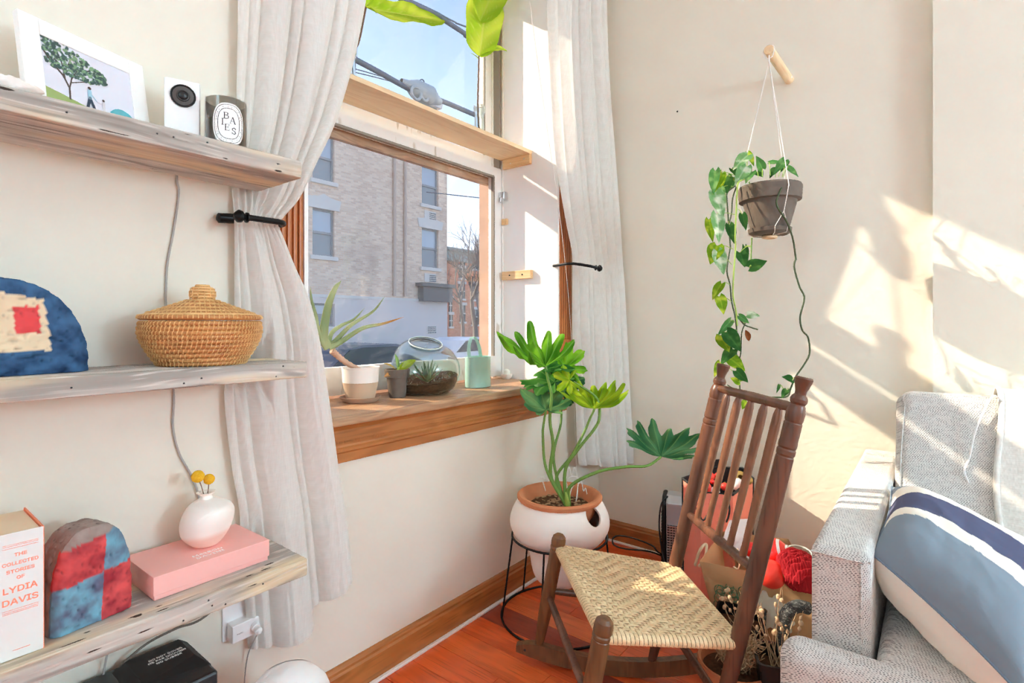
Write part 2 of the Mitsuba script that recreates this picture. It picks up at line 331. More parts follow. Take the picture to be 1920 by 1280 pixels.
# ---------------------------------------------------------------- the window
W = struct('window_1', None, None, label='tall white double hung sash window with peeling paint', category='window')
for (x0, x1) in ((XL - .012, XL), (XR, XR + .012)):
    part(W, 'jamb', box(x0, x1, -.0262, .40, SILL, HEAD), 'clean_white', False)
part(W, 'head', box(XL, XR, .001, .43, HEAD - .012, HEAD), 'clean_white', False)
for (a, b, y0, y1) in ((XL, XL + .02, .29, .317), (XR - .006, XR, .306, .317), (XL, XL + .03, .353, .364), (XR - .03, XR, .353, .364)):
    part(W, 'stop', box(a, b, y0, y1, SILL, HEAD, .003), 'worn_white', 20)
YA, YB = .318, .352                # lower sash
ZT = 1.935
LX0, LX1, LZ0, LZ1 = XL + .075, -.503, .984, 1.886
low = part(W, 'lower_sash', cat(box(XL + .005, LX0, YA, YB, SILL + .012, ZT), box(LX1, XR - .004, YA, YB, SILL + .012, ZT),
           box(LX0 - .001, LX1 + .001, YA, YB, SILL + .012, LZ0), box(LX0 - .001, LX1 + .001, YA, YB, LZ1, ZT)), 'worn_white', 20)
part(low, 'putty_bead', cat(box(LX0 - .001, LX1, YA - .006, YA + .012, LZ1 - .006, LZ1 + .004), box(LX1 - .004, LX1 + .006, YA - .004, YA + .012, LZ0, LZ1), box(LX0 - .006, LX0 + .004, YA - .004, YA + .012, LZ0, LZ1)), 'sash_dark', 20)
part(low, 'pane', tm([(LX0, .336, LZ0), (LX1, .336, LZ0), (LX1, .336, LZ1), (LX0, .336, LZ1)], [(0, 1, 2), (0, 2, 3)]), 'glass', False)
UX0, UX1, UZ0, UZ1 = XL + .075, -.522, 2.0, 2.80
up = part(W, 'upper_sash', cat(box(XL + .005, UX0, .365, .40, 1.90, HEAD - .012), box(UX1, XR - .004, .365, .40, 1.90, HEAD - .012),
          box(UX0 - .001, UX1 + .001, .365, .40, 1.90, UZ0), box(UX0 - .001, UX1 + .001, .365, .40, UZ1, HEAD - .012)), 'worn_white', 20)
part(up, 'pane', tm([(UX0, .382, UZ0), (UX1, .382, UZ0), (UX1, .382, UZ1), (UX0, .382, UZ1)], [(0, 1, 2), (0, 2, 3)]), 'glass', False)
for (x0, x1) in ((UX1 - .002, UX1 + .006),):
    part(up, 'putty_bead', box(x0, x1, .361, .37, UZ0, UZ1), 'sash_dark', 20)
part(W, 'track', box(XR - .024, XR - .019, .316, .352, 1.94, HEAD), 'sash_dark', 20)
brown = mat('brownstone', proc(lambda p, n, uv: mix(srgb(204, 172, 150), srgb(180, 146, 124), fbm(p.x * 9, p.y * 9, p.z * 9, 4))), 0.9, spec=0.1)
part(W, 'outer_jamb', box(XR + .001, XR + .2, .4005, .475, -.8, 3.4), brown, False)
part(W, 'outer_jamb', box(XL - .2, XL - .001, .4005, .475, -.8, 3.4), brown, False)
part(W, 'outer_head', box(XL, XR, .4005, .475, HEAD + .02, 3.4), brown, False)
part(W, 'outer_sill', box(XL - .1, XR + .1, .40, .56, .70, SILL + .02), brown, False)
part(W, 'outer_bead', cat(box(LX0 - .01, LX1 + .02, .358, .38, LZ1 - .035, LZ1 + .01)), 'stool_wood', False)
c = at_x(947, 365, XR)
lock = part(W, 'sash_lock', cat(box(XR - .03, XR - .004, c[1] - .02, c[1] + .02, c[2] - .03, c[2] + .01, .004), box(XR - .042, XR - .022, c[1] - .008, c[1] + .012, c[2] - .045, c[2] - .02, .003)), 'chrome', 20)
part(W, 'hinge_plate', box(XR - .012, XR, c[1] - .02, c[1] + .015, c[2] - .155, c[2] - .125, .002), 'pine_y', 20)
for (px, py) in ((943, 330), (948, 340), (940, 420), (941, 515)):
    q = at_x(px, py, XR); 
# window casing: fluted oak
def casing(x0, x1, z0, z1):
    n = 6; w = (x1 - x0); prof = [(0, 0)]
    ms = []
    ms.append(box(x0, x1, -.018, 0, z0, z1))
    for i in range(n):
        a = x0 + w * (i + .12) / n; b = x0 + w * (i + .88) / n
        ms.append(box(a, b, -.026, -.01, z0, z1, .004))
    return cat(ms)
cz = SILL + .012
struct('trim_3', casing(XL - .115, XL - .0125, cz, HEAD + .1), 'oak_z', 20, 'fluted oak casing beside the left curtain', 'window casing')
struct('trim_4', cat(casing(XR + .0125, XR + .127, cz + .19, HEAD + .1), box(XR + .0125, XR + .130, -.03, 0, cz, cz + .19, .004)), 'oak_z', 20, 'fluted oak casing with plinth block beside the right curtain', 'window casing')
ws = struct('window_sill', None, None, label='oak window sill with moulded apron', category='window sill')
part(ws, 'stool', cat(box(XL - .14, XR + .14, -.032, 0, SILL - .03, SILL, .008), box(XL - .005, XR + .005, -.01, YA + .01, SILL - .03, SILL)), 'stool_wood', 20, label='sun-bleached sill board')
ap = [(0, 0), (.012, 0), (.012, .028), (.018, .034), (.018, .042), (.012, .047), (.010, .052), (.010, .098), (.016, .108), (.024, .114), (.0, .114)]
zb = SILL - .03 - .114
part(ws, 'apron', prism(ap, (XL - .1, 0, zb), (XR + .1, 0, zb)), 'oak_x', 20)
part(ws, 'beading', cat([box(x, x + .0026, -.0112, -.009, zb + .055, zb + .066) for x in np.arange(XL - .09, XR + .09, .0055)]), 'oak_x', False, kind='stuff')

# wooden shelf across the window and its cleats
SZ = 1.995
sh = thing('window_shelf', 'pale pine plank shelf spanning the window with fig cuttings on it', 'shelf')
part(sh, 'board', box(XL + .001, XR - .001, .125, YA - .004, SZ - .018, SZ, .0015), 'pine_x', 20)
bk = part(sh, 'cleat', box(XR - .02, XR - .0005, .127, YA - .02, SZ - .066, SZ - .018, .002), 'pine_y', 20)
for (yy, zz) in ((.16, SZ - .038), (.245, SZ - .046)):
    part(bk, 'screw', cyl((XR - .0215, yy, zz), (XR - .019, yy, zz), .0035, sides=10), 'chrome', 20)
cl = thing('shelf_cleat', 'short pale wood block screwed to the white window reveal', 'wood block')
part(cl, 'block', box(XR - .022, XR - .0005, .119, .301, 1.367, 1.409, .002), 'pine_y', 20)
for yy in (.17, .25): part(cl, 'screw', cyl((XR - .0235, yy, 1.388), (XR - .021, yy, 1.388), .004, sides=10), 'black_metal', 20)

# ---------------------------------------------------------------- added fill lamps, out of view behind the camera
def fill_lamp(x, y, z, r, power, label):
    k = thing('added_fill_lamp', label, 'added lamp', 'added fill lamps out of view')
    prof = [(max(.04, r * math.cos(a)), r * 0.9 * math.sin(a)) for a in np.linspace(-1.45, 1.45, 25)]
    key = part(k, 'shade', lathe(prof, 40, (x, y, z)), 'paper', True)
    scene[key]['emitter'] = {'type': 'area', 'radiance': {'type': 'rgb', 'value': [power * .85, power * 1.30, power * 1.55]}}
    part(k, 'cord', cyl((x, y, z + r * .8), (x, y, CEIL), .004, sides=8), 'white_cord', 20)
LAMP = 2.1
fill_lamp(-4.8, -1.1, 2.6, .40, LAMP * .5, 'added round fill lamp out of view at the far left lighting the right wall')
fill_lamp(-1.3, -4.5, 1.75, .40, LAMP * 3.2, 'added round fill lamp out of view low at the back lighting the window wall')

# ================================================================ THE THREE WALL SHELVES
SH_Y0, SH_Y1 = -.028, -.243
def plank_shelf(z0, z1, x1, label, seed):
    nx, X0 = 150, -3.3
    ring = []
    hw, hz, r = (SH_Y0 - SH_Y1) / 2, (z1 - z0) / 2, .003
    for (cy, cz_, a0) in ((hw - r, hz - r, 0), (-hw + r, hz - r, 90), (-hw + r, -hz + r, 180), (hw - r, -hz + r, 270)):
        for a in (0, 45, 90): ring.append((cy + r * math.cos(math.radians(a0 + a)), cz_ + r * math.sin(math.radians(a0 + a))))
    dense = []
    for i in range(len(ring)):
        a, b = V(*ring[i]), V(*ring[(i + 1) % len(ring)]); n = max(1, int(np.linalg.norm(b - a) / .008))
        dense += [a + (b - a) * k / n for k in range(n)]
    ring = np.array(dense); xs = np.linspace(X0, x1, nx); m = len(ring)
    P = np.zeros((nx, m, 3)); P[..., 0] = xs[:, None]; P[..., 1] = (SH_Y0 + SH_Y1) / 2 + ring[None, :, 0]; P[..., 2] = (z0 + z1) / 2 + ring[None, :, 1]
    q = P * V(9, 60, 60); d = meshkit.fbm(q, 3, seed) - .5
    chips = np.clip(meshkit.fbm(P * V(14, 30, 30), 2, seed + 5) - .62, 0, 1) * np.clip(1 - np.abs(np.abs(ring[None, :, 1]) - hz) / .01, 0, 1) * np.clip(1 - np.abs(np.abs(ring[None, :, 0]) - hw) / .014, 0, 1)
    sc = 1 + 0 * d
    nrm = ring / np.linalg.norm(ring, axis=1, keepdims=True)
    off = d * .0022 - chips * .03
    P[..., 1] += nrm[None, :, 0] * off; P[..., 2] += nrm[None, :, 1] * off * .5
    P[-6:, :, 0] += (meshkit.fbm(P[-6:] * 50, 2, seed + 9) - .5) * .006
    mesh = sheet(np.concatenate([P, P[:, :1]], 1)); n = len(mesh.vertices); mm = m + 1
    end = np.arange(mm) + (nx - 1) * mm
    v = np.vstack([mesh.vertices, mesh.vertices[end].mean(0)]); f = np.vstack([mesh.faces, np.stack([end[:-1], end[1:], np.full(m, n)], 1)])
    mesh = tm(v, f); mesh.invert() if mesh.volume < 0 else None
    s = thing('wall_shelf', label, 'shelf', None)
    part(s, 'board', mesh, 'whitewash', 40)
    rr = random.Random(seed)
    holes = [cyl((xx, SH_Y1 - .0008, zz), (xx, SH_Y1 + .004, zz), .0017, sides=7) for xx, zz in [(rr.uniform(-2.4, x1 - .02), rr.uniform(z0 + .006, z1 - .006)) for _ in range(5)]]
    part(s, 'nail_holes', cat(holes), 'black_matte', False, kind='stuff')
    return s
plank_shelf(1.495, 1.536, -1.866, 'topmost thick whitewashed plank shelf holding the photo frame', 11)
plank_shelf(1.019, 1.057, -1.852, 'middle thick whitewashed plank shelf holding the lidded basket', 23)
plank_shelf(.543, .584, -1.852, 'lowest thick whitewashed plank shelf holding the book and pink box', 37)
S1, S2, S3 = 1.537, 1.058, .585

# ---- framed photograph on the top shelf
A0, A1 = at_y(283, 225, -.055), at_y(40, 165, -.19)          # lower corners; it leans against the wall
pz = S1
rb, lb = V(A0[0] + .004, -.05, pz), V(A1[0], -.135, pz)
xax = unit(rb - lb); Wd = .236; Hh = .196
lb = rb - xax * Wd
back = unit(np.cross(V(0, 0, 1), xax)); upv = unit(V(0, 0, 1) * math.cos(.17) + back * math.sin(.17))
fr = frame(lb, x=xax, y=upv)                                  # z of this frame points out of the picture
pf = thing('photo_frame', 'white matted photo of a couple under a tree leaning on the top shelf', 'photo frame')
def slab(x0, x1, y0, y1, z0, z1): return tf(box(x0, x1, y0, y1, z0, z1, .001), fr)
part(pf, 'backing', slab(0, Wd, 0, Hh, -.012, 0), 'white_plastic', 20)
mw = .033
part(pf, 'mat_board', cat(slab(0, mw, 0, Hh, 0, .003), slab(Wd - mw, Wd, 0, Hh, 0, .003), slab(mw, Wd - mw, 0, mw, 0, .003), slab(mw, Wd - mw, Hh - mw, Hh, 0, .003)), 'paper', False)
pw, ph = Wd - 2 * mw, Hh - 2 * mw
def flat(poly, z, m):
    return extr(poly, .0002, fr @ trimesh.transformations.translation_matrix((mw, mw, z)))
pr = part(pf, 'print', flat(Polygon([(0, 0), (pw, 0), (pw, ph), (0, ph)]), .0003, None), plain('print_sky', (222, 222, 234), .5), False)
part(pr, 'grass', flat(Polygon([(0, 0), (pw * .75, 0), (pw * .6, ph * .06), (pw * .4, ph * .13), (pw * .18, ph * .19), (0, ph * .23)]), .0006, None), plain('print_grass', (152, 170, 104), .5), False)
rg = random.Random(5)
def blob(cx, cy, r, n=11): return Polygon([(cx + r * rg.uniform(.6, 1.15) * math.cos(a), cy + r * rg.uniform(.6, 1.15) * math.sin(a)) for a in np.arange(n) * 2 * PI / n]).buffer(0)
clip = Polygon([(.0002, 0), (pw, 0), (pw, ph - .0002), (.0002, ph - .0002)])
def trunk(pts, w): return LineString(pts).buffer(w)
tr = [trunk([(pw * .25, ph * .16), (pw * .255, ph * .33), (pw * .2, ph * .5), (pw * .08, ph * .66), (0.003, ph * .8)], .0016), trunk([(pw * .25, ph * .3), (pw * .29, ph * .5), (pw * .36, ph * .66), (pw * .5, ph * .74)], .0012),
      trunk([(pw * .22, ph * .45), (pw * .2, ph * .7), (pw * .14, ph * .9)], .0011), trunk([(pw * .27, ph * .42), (pw * .42, ph * .52), (pw * .55, ph * .58)], .0009), trunk([(pw * .2, ph * .5), (pw * .3, ph * .8)], .0009)]
from shapely.ops import unary_union
part(pr, 'tree_trunk', flat(unary_union(tr).intersection(clip), .0009, None), plain('print_trunk', (78, 66, 60), .6), False)
for tone, (c_, n_) in enumerate((((78, 104, 92), 150), ((124, 154, 118), 130), ((58, 80, 76), 90))):
    bl = []
    for _ in range(n_):
        u = rg.random(); cx = pw * (.02 + .66 * u); top = ph * (1.02 - .42 * max(0, u - .35)); bot = ph * (.62 - .1 * math.sin(u * 3.1))
        bl.append(blob(cx, rg.uniform(bot, top), rg.uniform(.0018, .0042)))
    part(pr, 'foliage', flat(unary_union(bl).intersection(clip), .0011 + tone * .0002, None), plain(f'print_leaf_{tone}', c_, .6), False)
def man(cx, cy, h):
    return (trunk([(cx, cy + h * .5), (cx + h * .01, cy + h * .82)], h * .085), unary_union([trunk([(cx, cy + h * .5), (cx - h * .14, cy)], h * .06), trunk([(cx, cy + h * .5), (cx + h * .15, cy + h * .02)], h * .06)]), Point(cx + h * .02, cy + h * .96).buffer(h * .07))
b_, l_, h_ = man(pw * .47, ph * .12, ph * .34)
part(pr, 'printed_shirt', flat(unary_union([b_, trunk([(pw * .48, ph * .37), (pw * .55, ph * .26)], .0008)]), .0016, None), plain('print_shirt', (160, 196, 214), .6), False)
part(pr, 'printed_trousers', flat(l_, .0016, None), plain('print_trousers', (44, 58, 76), .6), False)
b2, l2, h2 = man(pw * .62, ph * .06, ph * .27)
part(pr, 'printed_dress', flat(unary_union([b2, Polygon([(pw * .6, ph * .03), (pw * .65, ph * .03), (pw * .63, ph * .22), (pw * .615, ph * .22)]), trunk([(pw * .62, ph * .25), (pw * .55, ph * .26)], .0008)]), .0016, None), plain('print_dress', (214, 208, 214), .6), False)
plain('print_hair', (66, 52, 46), .6)
for q in (h_, h2): part(pr, 'printed_head', flat(q, .0018, None), 'print_hair', False)
part(pr, 'printed_bush', flat(unary_union([Point(pw * .84, ph * .06).buffer(ph * .22), blob(pw * .77, ph * .1, ph * .14), blob(pw * .92, ph * .08, ph * .13)]).intersection(clip), .0016, None), plain('print_teal', (92, 170, 180), .6), False)

# ---- seashell at the left end of the top shelf
c = at_y(20, 165, -.2); c[2] = S1 + .012
m = trimesh.creation.icosphere(4, 1.0); v = m.vertices.copy()
rr = 1 + .1 * np.sin(np.arctan2(v[:, 2], v[:, 1]) * 3 + v[:, 0] * 9) + .05 * np.sin(v[:, 0] * 26)
v = v * np.stack([np.full(len(v), .044), .024 * rr * (1.05 - .45 * v[:, 0]), .016 * rr * (1.05 - .45 * v[:, 0])], 1)
m.vertices = tf(tm(v, m.faces), rotz(-.35, c)).vertices
t_ = np.clip((m.vertices[:, 0] - c[0]) / .06 * .5 + .5, 0, 1)[:, None]
solo('seashell', 'pale ridged seashell lying at the left end of the top shelf', 'seashell', m, 'vertex', True, color=np.array(srgb(238, 234, 230)) * (1 - t_ ** 3) + np.array(srgb(216, 186, 166)) * t_ ** 3)

# ---- white camera box
c = at_y(344, 215, -.13)
cf = frame(V(c[0], -.13, S1), x=unit(RT * 1.0 + FW * .62), z=None, y=(0, 0, 1)) if False else None
xx = unit(FW * .62 + RT); oo = np.cross(xx, V(0, 0, 1)); 
cf = np.eye(4); cf[:3, 0], cf[:3, 1], cf[:3, 2], cf[:3, 3] = xx, -oo, (0, 0, 1), V(c[0], -.125, S1)   # local y = away from the viewer
sc_ = thing('security_camera', 'white upright home camera with round black lens on the top shelf', 'camera')
part(sc_, 'body', tf(box(-.034, .034, 0, .03, 0, .150, .004), cf), 'white_plastic', 20)
lens = part(sc_, 'lens_ring', tf(lathe([(0, .0), (.0245, .0), (.0245, .0035), (.0225, .0048), (.021, .003), (.0, .003)], 48), cf @ frame((.001, 0, .113), z=(0, -1, 0), x=(1, 0, 0))), 'black_plastic', 30)
part(lens, 'lens_bowl', tf(lathe([(.0205, .0032), (.013, .0035), (.0115, .006), (.0105, .0062), (.0095, .0045), (0, .0045)], 40), cf @ frame((.001, 0, .113), z=(0, -1, 0), x=(1, 0, 0))), plain('lens_grey', (84, 80, 78), .15, metal=.5), 30)
part(lens, 'lens_eye', tf(lathe([(.0092, .0046), (.0075, .0066), (.004, .0078), (0, .0081)], 32), cf @ frame((.001, 0, .113), z=(0, -1, 0), x=(1, 0, 0))), 'black_plastic', True)

# ---- scented candle in a smoked glass
c = at_y(424, 230, -.165); cc = V(c[0], -.165, S1)
CR, CH = .0425, .112
cd = thing('candle', 'smoked glass candle with black and white oval BAIES label', 'candle')
part(cd, 'glass', lathe([(0, .003), (CR * .9, .003), (CR, .008), (CR, CH), (CR - .0022, CH), (CR - .0022, .009)], 48, cc), 'smoke_glass', 40)
part(cd, 'wax', lathe([(0, .008), (CR - .004, .008), (CR - .004, .066), (CR - .006, .068), (0, .067)], 40, cc), plain('wax', (214, 204, 190), .5), 40)
part(cd, 'wick', cyl(cc + V(0, 0, .067), cc + V(.001, 0, .076), .0008, sides=6), 'ink', 20)
dirn = unit(V(CAM[0] - cc[0], CAM[1] - cc[1], 0)); a0 = math.atan2(dirn[1], dirn[0]) + .13
def wrap(mesh, r=CR + .0006):     # bends a flat drawing (x = along the girth, y = height, z = out) round the glass
    v = mesh.vertices; a = a0 + 1.17 * v[:, 0] / CR; q = r + v[:, 2]
    return tm(np.stack([cc[0] + q * np.cos(a), cc[1] + q * np.sin(a), cc[2] + .052 + 1.17 * v[:, 1]], 1), mesh.faces)
def oval(w, h, n=72, p=2.6):
    t = np.arange(n) * 2 * PI / n; return Polygon(np.stack([w * np.sign(np.cos(t)) * np.abs(np.cos(t)) ** (2 / p), h * np.sign(np.sin(t)) * np.abs(np.sin(t)) ** (2 / p)], 1))
def grid_fill(poly, z, st=.0025):
    m = extr(poly, .0003); m.apply_translation((0, 0, z)); return m.subdivide_to_size(st * 1.6) if True else m
lb_ = part(cd, 'label', wrap(grid_fill(oval(.0275, .039), 0)), 'paper', False)
part(lb_, 'outline', wrap(cat(grid_fill(oval(.0250, .0362).difference(oval(.0243, .0355)), .0004), grid_fill(oval(.0188, .0290).difference(oval(.0180, .0282)), .0004))), 'ink', False)
lt = []
def serif(ch, h):                 # slab serif capitals
    w = h * .12; s = h * .05; L = LineString
    def ln(*p, t=w): return L([(a * h, b * h) for a, b in p]).buffer(t / 2, cap_style=2)
    if ch == 'B': g = [ln((.12, 0), (.12, 1)), ln((0, .97), (.4, .97), (.58, .88), (.58, .66), (.4, .54), (.1, .54), t=s * 1.4), ln((.1, .54), (.44, .54), (.66, .42), (.66, .14), (.44, .03), (0, .03), t=s * 1.6), ln((.58, .9), (.58, .64)), ln((.66, .44), (.66, .12))]
    if ch == 'A': g = [ln((.08, 0), (.42, 1), t=s * 1.2), ln((.42, 1), (.76, 0), t=w * 1.1), ln((.22, .34), (.64, .34), t=s), ln((-.02, .02), (.22, .02), t=s), ln((.6, .02), (.92, .02), t=s)]
    if ch == 'I': g = [ln((.16, 0), (.16, 1)), ln((0, .02), (.32, .02), t=s), ln((0, .98), (.32, .98), t=s)]
    if ch == 'E': g = [ln((.12, 0), (.12, 1)), ln((0, .97), (.6, .97), t=s), ln((.1, .52), (.48, .52), t=s), ln((0, .03), (.64, .03), t=s), ln((.6, 1), (.6, .76), t=s), ln((.64, 0), (.64, .26), t=s), ln((.48, .64), (.48, .4), t=s)]
    if ch == 'S': g = [L(spline([(.56 * h, .8 * h), (.36 * h, .98 * h), (.1 * h, .84 * h), (.14 * h, .62 * h), (.44 * h, .44 * h), (.56 * h, .24 * h), (.34 * h, .02 * h), (.04 * h, .2 * h)], 24)).buffer(w * .42, cap_style=2), ln((.56, .98), (.56, .74), t=s), ln((.04, .28), (.04, .0), t=s)]
    return unary_union(g)
for ch, x, y in (('B', -.0090, .0085), ('A', .0010, .0010), ('I', -.0125, -.0035), ('E', -.0072, -.0135), ('S', .0045, -.0185)):
    lt.append(grid_fill(affinity.translate(serif(ch, .0122), x, y), .0004, .0015))
ring_txt = 'saint germain paris 5e - 34 boulevard '
ot = np.array(oval(.0216, .0322, 200).exterior.coords); sl = np.r_[0, np.cumsum(np.linalg.norm(np.diff(ot, axis=0), axis=1))]
n_ch = len(ring_txt)
for i, ch in enumerate(ring_txt):
    if ch == ' ': continue
    d_ = (sl[-1] * (.62 - i / n_ch)) % sl[-1]; k_ = min(np.searchsorted(sl, d_), len(ot) - 2)
    p_, t_v = ot[k_], unit(ot[k_] - ot[k_ + 1])
    g = meshkit.text_mesh(ch, .0021, .0003); g.apply_translation((-g.bounds[:, 0].mean(), -.001, 0))
    lt.append(tf(g, np.array([[t_v[0], -t_v[1], 0, p_[0]], [t_v[1], t_v[0], 0, p_[1]], [0, 0, 1, .0004], [0, 0, 0, 1]])))
part(lb_, 'lettering', wrap(cat(lt)), 'ink', False)

# ---- painted blue half-round stone on the middle shelf
def half_stone(cx, y0, z0, hw, h, th, colour, label, name, seed, ang, pw_=2.3, rough=.0035):
    m = trimesh.creation.icosphere(6, 1.0); v = m.vertices.copy()
    r = (np.abs(v[:, 0]) ** pw_ + np.abs(v[:, 2]) ** pw_) ** (1 / pw_)
    k = np.maximum(np.maximum(r, np.abs(v[:, 1]) * .9), 1e-9) ; v = v / k[:, None]         # a slab with a rounded outline
    edge = np.clip((np.maximum(r / k, 0) - .8) / .2, 0, 1)
    v[:, 1] *= 1 - .28 * edge ** 2
    v[:, 2] = np.where(v[:, 2] < 0, np.maximum(v[:, 2], -.0), v[:, 2])
    L = v * V(hw, th / 2, h)
    L += (meshkit.fbm(L * 70 + seed, 4, seed)[:, None] - .5) * unit_rows(v) * rough * 2
    pit = np.clip(meshkit.noise(L * 170 + 3, seed + 3) - .72, 0, 1)
    L[:, 1] += pit * .024 * (L[:, 1] < 0)
    L[:, 2] = np.maximum(L[:, 2], 0)
    col = colour(L, pit)
    solo(name, label, 'stone', tf(tm(L, m.faces), rotz(ang, (cx, y0, z0))), 'vertex_stone', True, color=col)
def unit_rows(v): return v / (np.linalg.norm(v, axis=1, keepdims=True) + 1e-9)
def blue_col(L, pit):
    u, w = L[:, 0], L[:, 2]; n = np.clip((meshkit.fbm(L * 42, 4, 4)[:, None] - .5) * 2.2 + .5, 0, 1)
    c_ = np.array(srgb(34, 58, 92)) * (1 - n) + np.array(srgb(66, 104, 142)) * n
    sq = (u < .076 + .12 * (.06 - w)) & (u > -.08) & (w > .042) & (w < .146 - .18 * np.clip(u, 0, 1)) & (L[:, 1] < -.02)
    c_[sq] = np.array(srgb(226, 204, 172))
    rd = (u > .026 - .06 * (w - .1)) & (u < .062 - .08 * (w - .09)) & (w > .074) & (w < .122) & (L[:, 1] < -.02); c_[rd] = np.array(srgb(216, 74, 76))
    return c_ * (1 - .6 * np.clip(pit * 3, 0, 1)[:, None])
half_stone(-2.395, -.118, S2, .140, .172, .105, blue_col, 'half round stone painted blue with a cream square and red patch', 'painted_stone', 2, .12)
# ---- red and blue checked stone on the lowest shelf
def check_col(L, pit):
    u, w = L[:, 0], L[:, 2]; n = np.clip((meshkit.fbm(L * 42, 4, 9)[:, None] - .5) * 2.2 + .5, 0, 1)
    red = np.array(srgb(150, 44, 54)) * (1 - n) + np.array(srgb(214, 84, 84)) * n; blue = np.array(srgb(92, 96, 120)) * (1 - n) + np.array(srgb(116, 170, 190)) * n
    k = (u > .012 + .06 * (w - .09)) ^ (w > .089 + .12 * u)
    c_ = np.where(k[:, None], red, blue)
    raw = (L[:, 1] > -.026) | ((w > .158 + .2 * u) )
    c_[raw] = (np.array(srgb(134, 116, 108)) * (1 - n) + np.array(srgb(168, 150, 142)) * n)[raw]
    return c_ * (1 - .7 * np.clip(pit * 3, 0, 1)[:, None])
half_stone(-2.257, -.140, S3, .067, .178, .082, check_col, 'pitted stone painted in red and blue squares beside the book', 'painted_stone', 8, .2, 2.9)

# ---- coiled basket with its lid
bc = V(-2.043, -.135, S2)
wk = thing('basket', 'round coiled rattan basket with domed lid and ball knob', 'basket')
def coil(R, z, r, parent, seed):
    a = np.linspace(0, 2 * PI, 60, endpoint=False); w = .0008 * np.sin(a * 3 + seed)
    key = part(parent, 'coil', tube(np.stack([bc[0] + (R + w) * np.cos(a), bc[1] + (R + w) * np.sin(a), bc[2] + z + .0006 * np.sin(a * 2 + seed * 2)], 1), r, 8, closed=True), 'wicker', True)
    n = int(2 * PI * R / .0085); st = []
    for i in range(n):
        t = 2 * PI * (i + .3 * (seed % 3)) / n; e = V(math.cos(t), math.sin(t), 0)
        if e @ V(-.4, -.9, 0) < -.35: continue
        tt = np.linspace(-1.9, 1.9, 6); sk = V(-math.sin(t), math.cos(t), 0) * .0016
        st.append(tube([V(bc[0], bc[1], bc[2] + z) + e * (R + (r + .0009) * math.cos(q)) + V(0, 0, 1) * (r + .0009) * math.sin(q) + sk * q for q in tt], .0011, 4, caps=False))
    part(key, 'binding', cat(st), 'wicker_light', True, kind='stuff')
nb = 10
for i in range(nb):
    t = i / (nb - 1); coil(.085 + .034 * min(1, math.sin(min(t * 1.6, 1.57))) - .004 * max(0, t - .75) * 4, .0055 + i * .0094, .0055, wk, i)
part(wk, 'base', lathe([(0, .001), (.078, .001), (.084, .010), (.093, .024), (.101, .038), (.107, .052), (.112, .07), (.113, .095), (.108, .095), (0, .09)], 48, bc), 'wicker', True)
ld = part(wk, 'lid', lathe([(.117, .098), (.117, .102), (.09, .112), (.055, .126), (.024, .138), (0, .139)], 48, bc), 'wicker', True)
for i, (R, z) in enumerate([(.1165, .1035), (.107, .108), (.097, .1115), (.087, .115), (.077, .119), (.067, .1225), (.057, .127), (.047, .131), (.037, .135), (.027, .139)]): 
    a = np.linspace(0, 2 * PI, 56, endpoint=False)
    part(ld, 'lid_coil', tube(np.stack([bc[0] + R * np.cos(a), bc[1] + R * np.sin(a), bc[2] + z + 0 * a], 1), .0052, 8, closed=True), 'wicker_light' if i % 2 else 'wicker', True)
st = []
for R, z in [(.1165, .1035), (.102, .110), (.092, .1135), (.082, .117), (.072, .121), (.062, .125), (.052, .129), (.042, .133), (.032, .137)]:
    n = int(2 * PI * R / .009)
    for i in range(n):
        t = 2 * PI * i / n + R * 90; e = V(math.cos(t), math.sin(t), 0); c0 = V(bc[0], bc[1], bc[2] + z)
        st.append(tube([c0 + e * (R + .0062 * math.cos(q)) + V(0, 0, 1) * .0062 * math.sin(q) for q in np.linspace(-.4, 2.2, 5)], .0011, 4, caps=False))
part(ld, 'binding', cat(st), 'wicker_light', True, kind='stuff')
kb = []
kn = part(ld, 'knob', lathe([(.012, .138), (.019, .143), (.0225, .152), (.0225, .162), (.019, .171), (.010, .176), (0, .177)], 32, bc), 'wicker', True)
part(kn, 'knob_coil', cat([tube(np.stack([bc[0] + R * np.cos(a), bc[1] + R * np.sin(a), bc[2] + z + 0 * a], 1), .0034, 6, closed=True) for R, z in ((.0185, .144), (.022, .150), (.0228, .1565), (.0222, .163), (.019, .169), (.012, .1745))]), 'wicker_light', True, kind='stuff')
st = []
for zz, R in ((.147, .0245), (.1535, .0262), (.160, .0262), (.1665, .024)):
    for i in range(13):
        t = 2 * PI * i / 13 + zz * 300; e = V(math.cos(t), math.sin(t), 0)
        st.append(tube([V(bc[0], bc[1], bc[2] + zz + q) + e * R for q in (-.003, 0, .003)], .0012, 4))
part(kn, 'binding', cat(st), 'wicker_light', True, kind='stuff')

# ---- book on the lowest shelf
bx1 = -2.330; by = -.213
bk = thing('book', 'thick grey book with orange spine lettering standing on the lowest shelf', 'book')
sp_w, b_h, b_d = .060, .212, .152
bf = frame((bx1 - sp_w, by, S3), x=(1, 0, 0), y=(0, 1, 0), z=(0, 0, 1))
part(bk, 'spine', tf(box(0, sp_w, 0, .0025, 0, b_h, .001), bf), 'book_grey', 20)
part(bk, 'pages', tf(box(.003, sp_w - .003, .002, b_d - .005, .003, b_h - .003, .001), bf), 'page_edge', 20)
part(bk, 'cover', tf(box(0, .002, 0, b_d, 0, b_h), bf), 'book_grey', False)
part(bk, 'cover', tf(box(sp_w - .002, sp_w + .0006, .0002, b_d, 0, b_h), bf), 'book_orange', False)
tf_ = frame((bx1 - sp_w / 2, by - .0002, S3), x=(1, 0, 0), y=(0, 0, 1), z=(0, -1, 0))
def mv(m, x, y): return m @ trimesh.transformations.translation_matrix((x, y, 0))
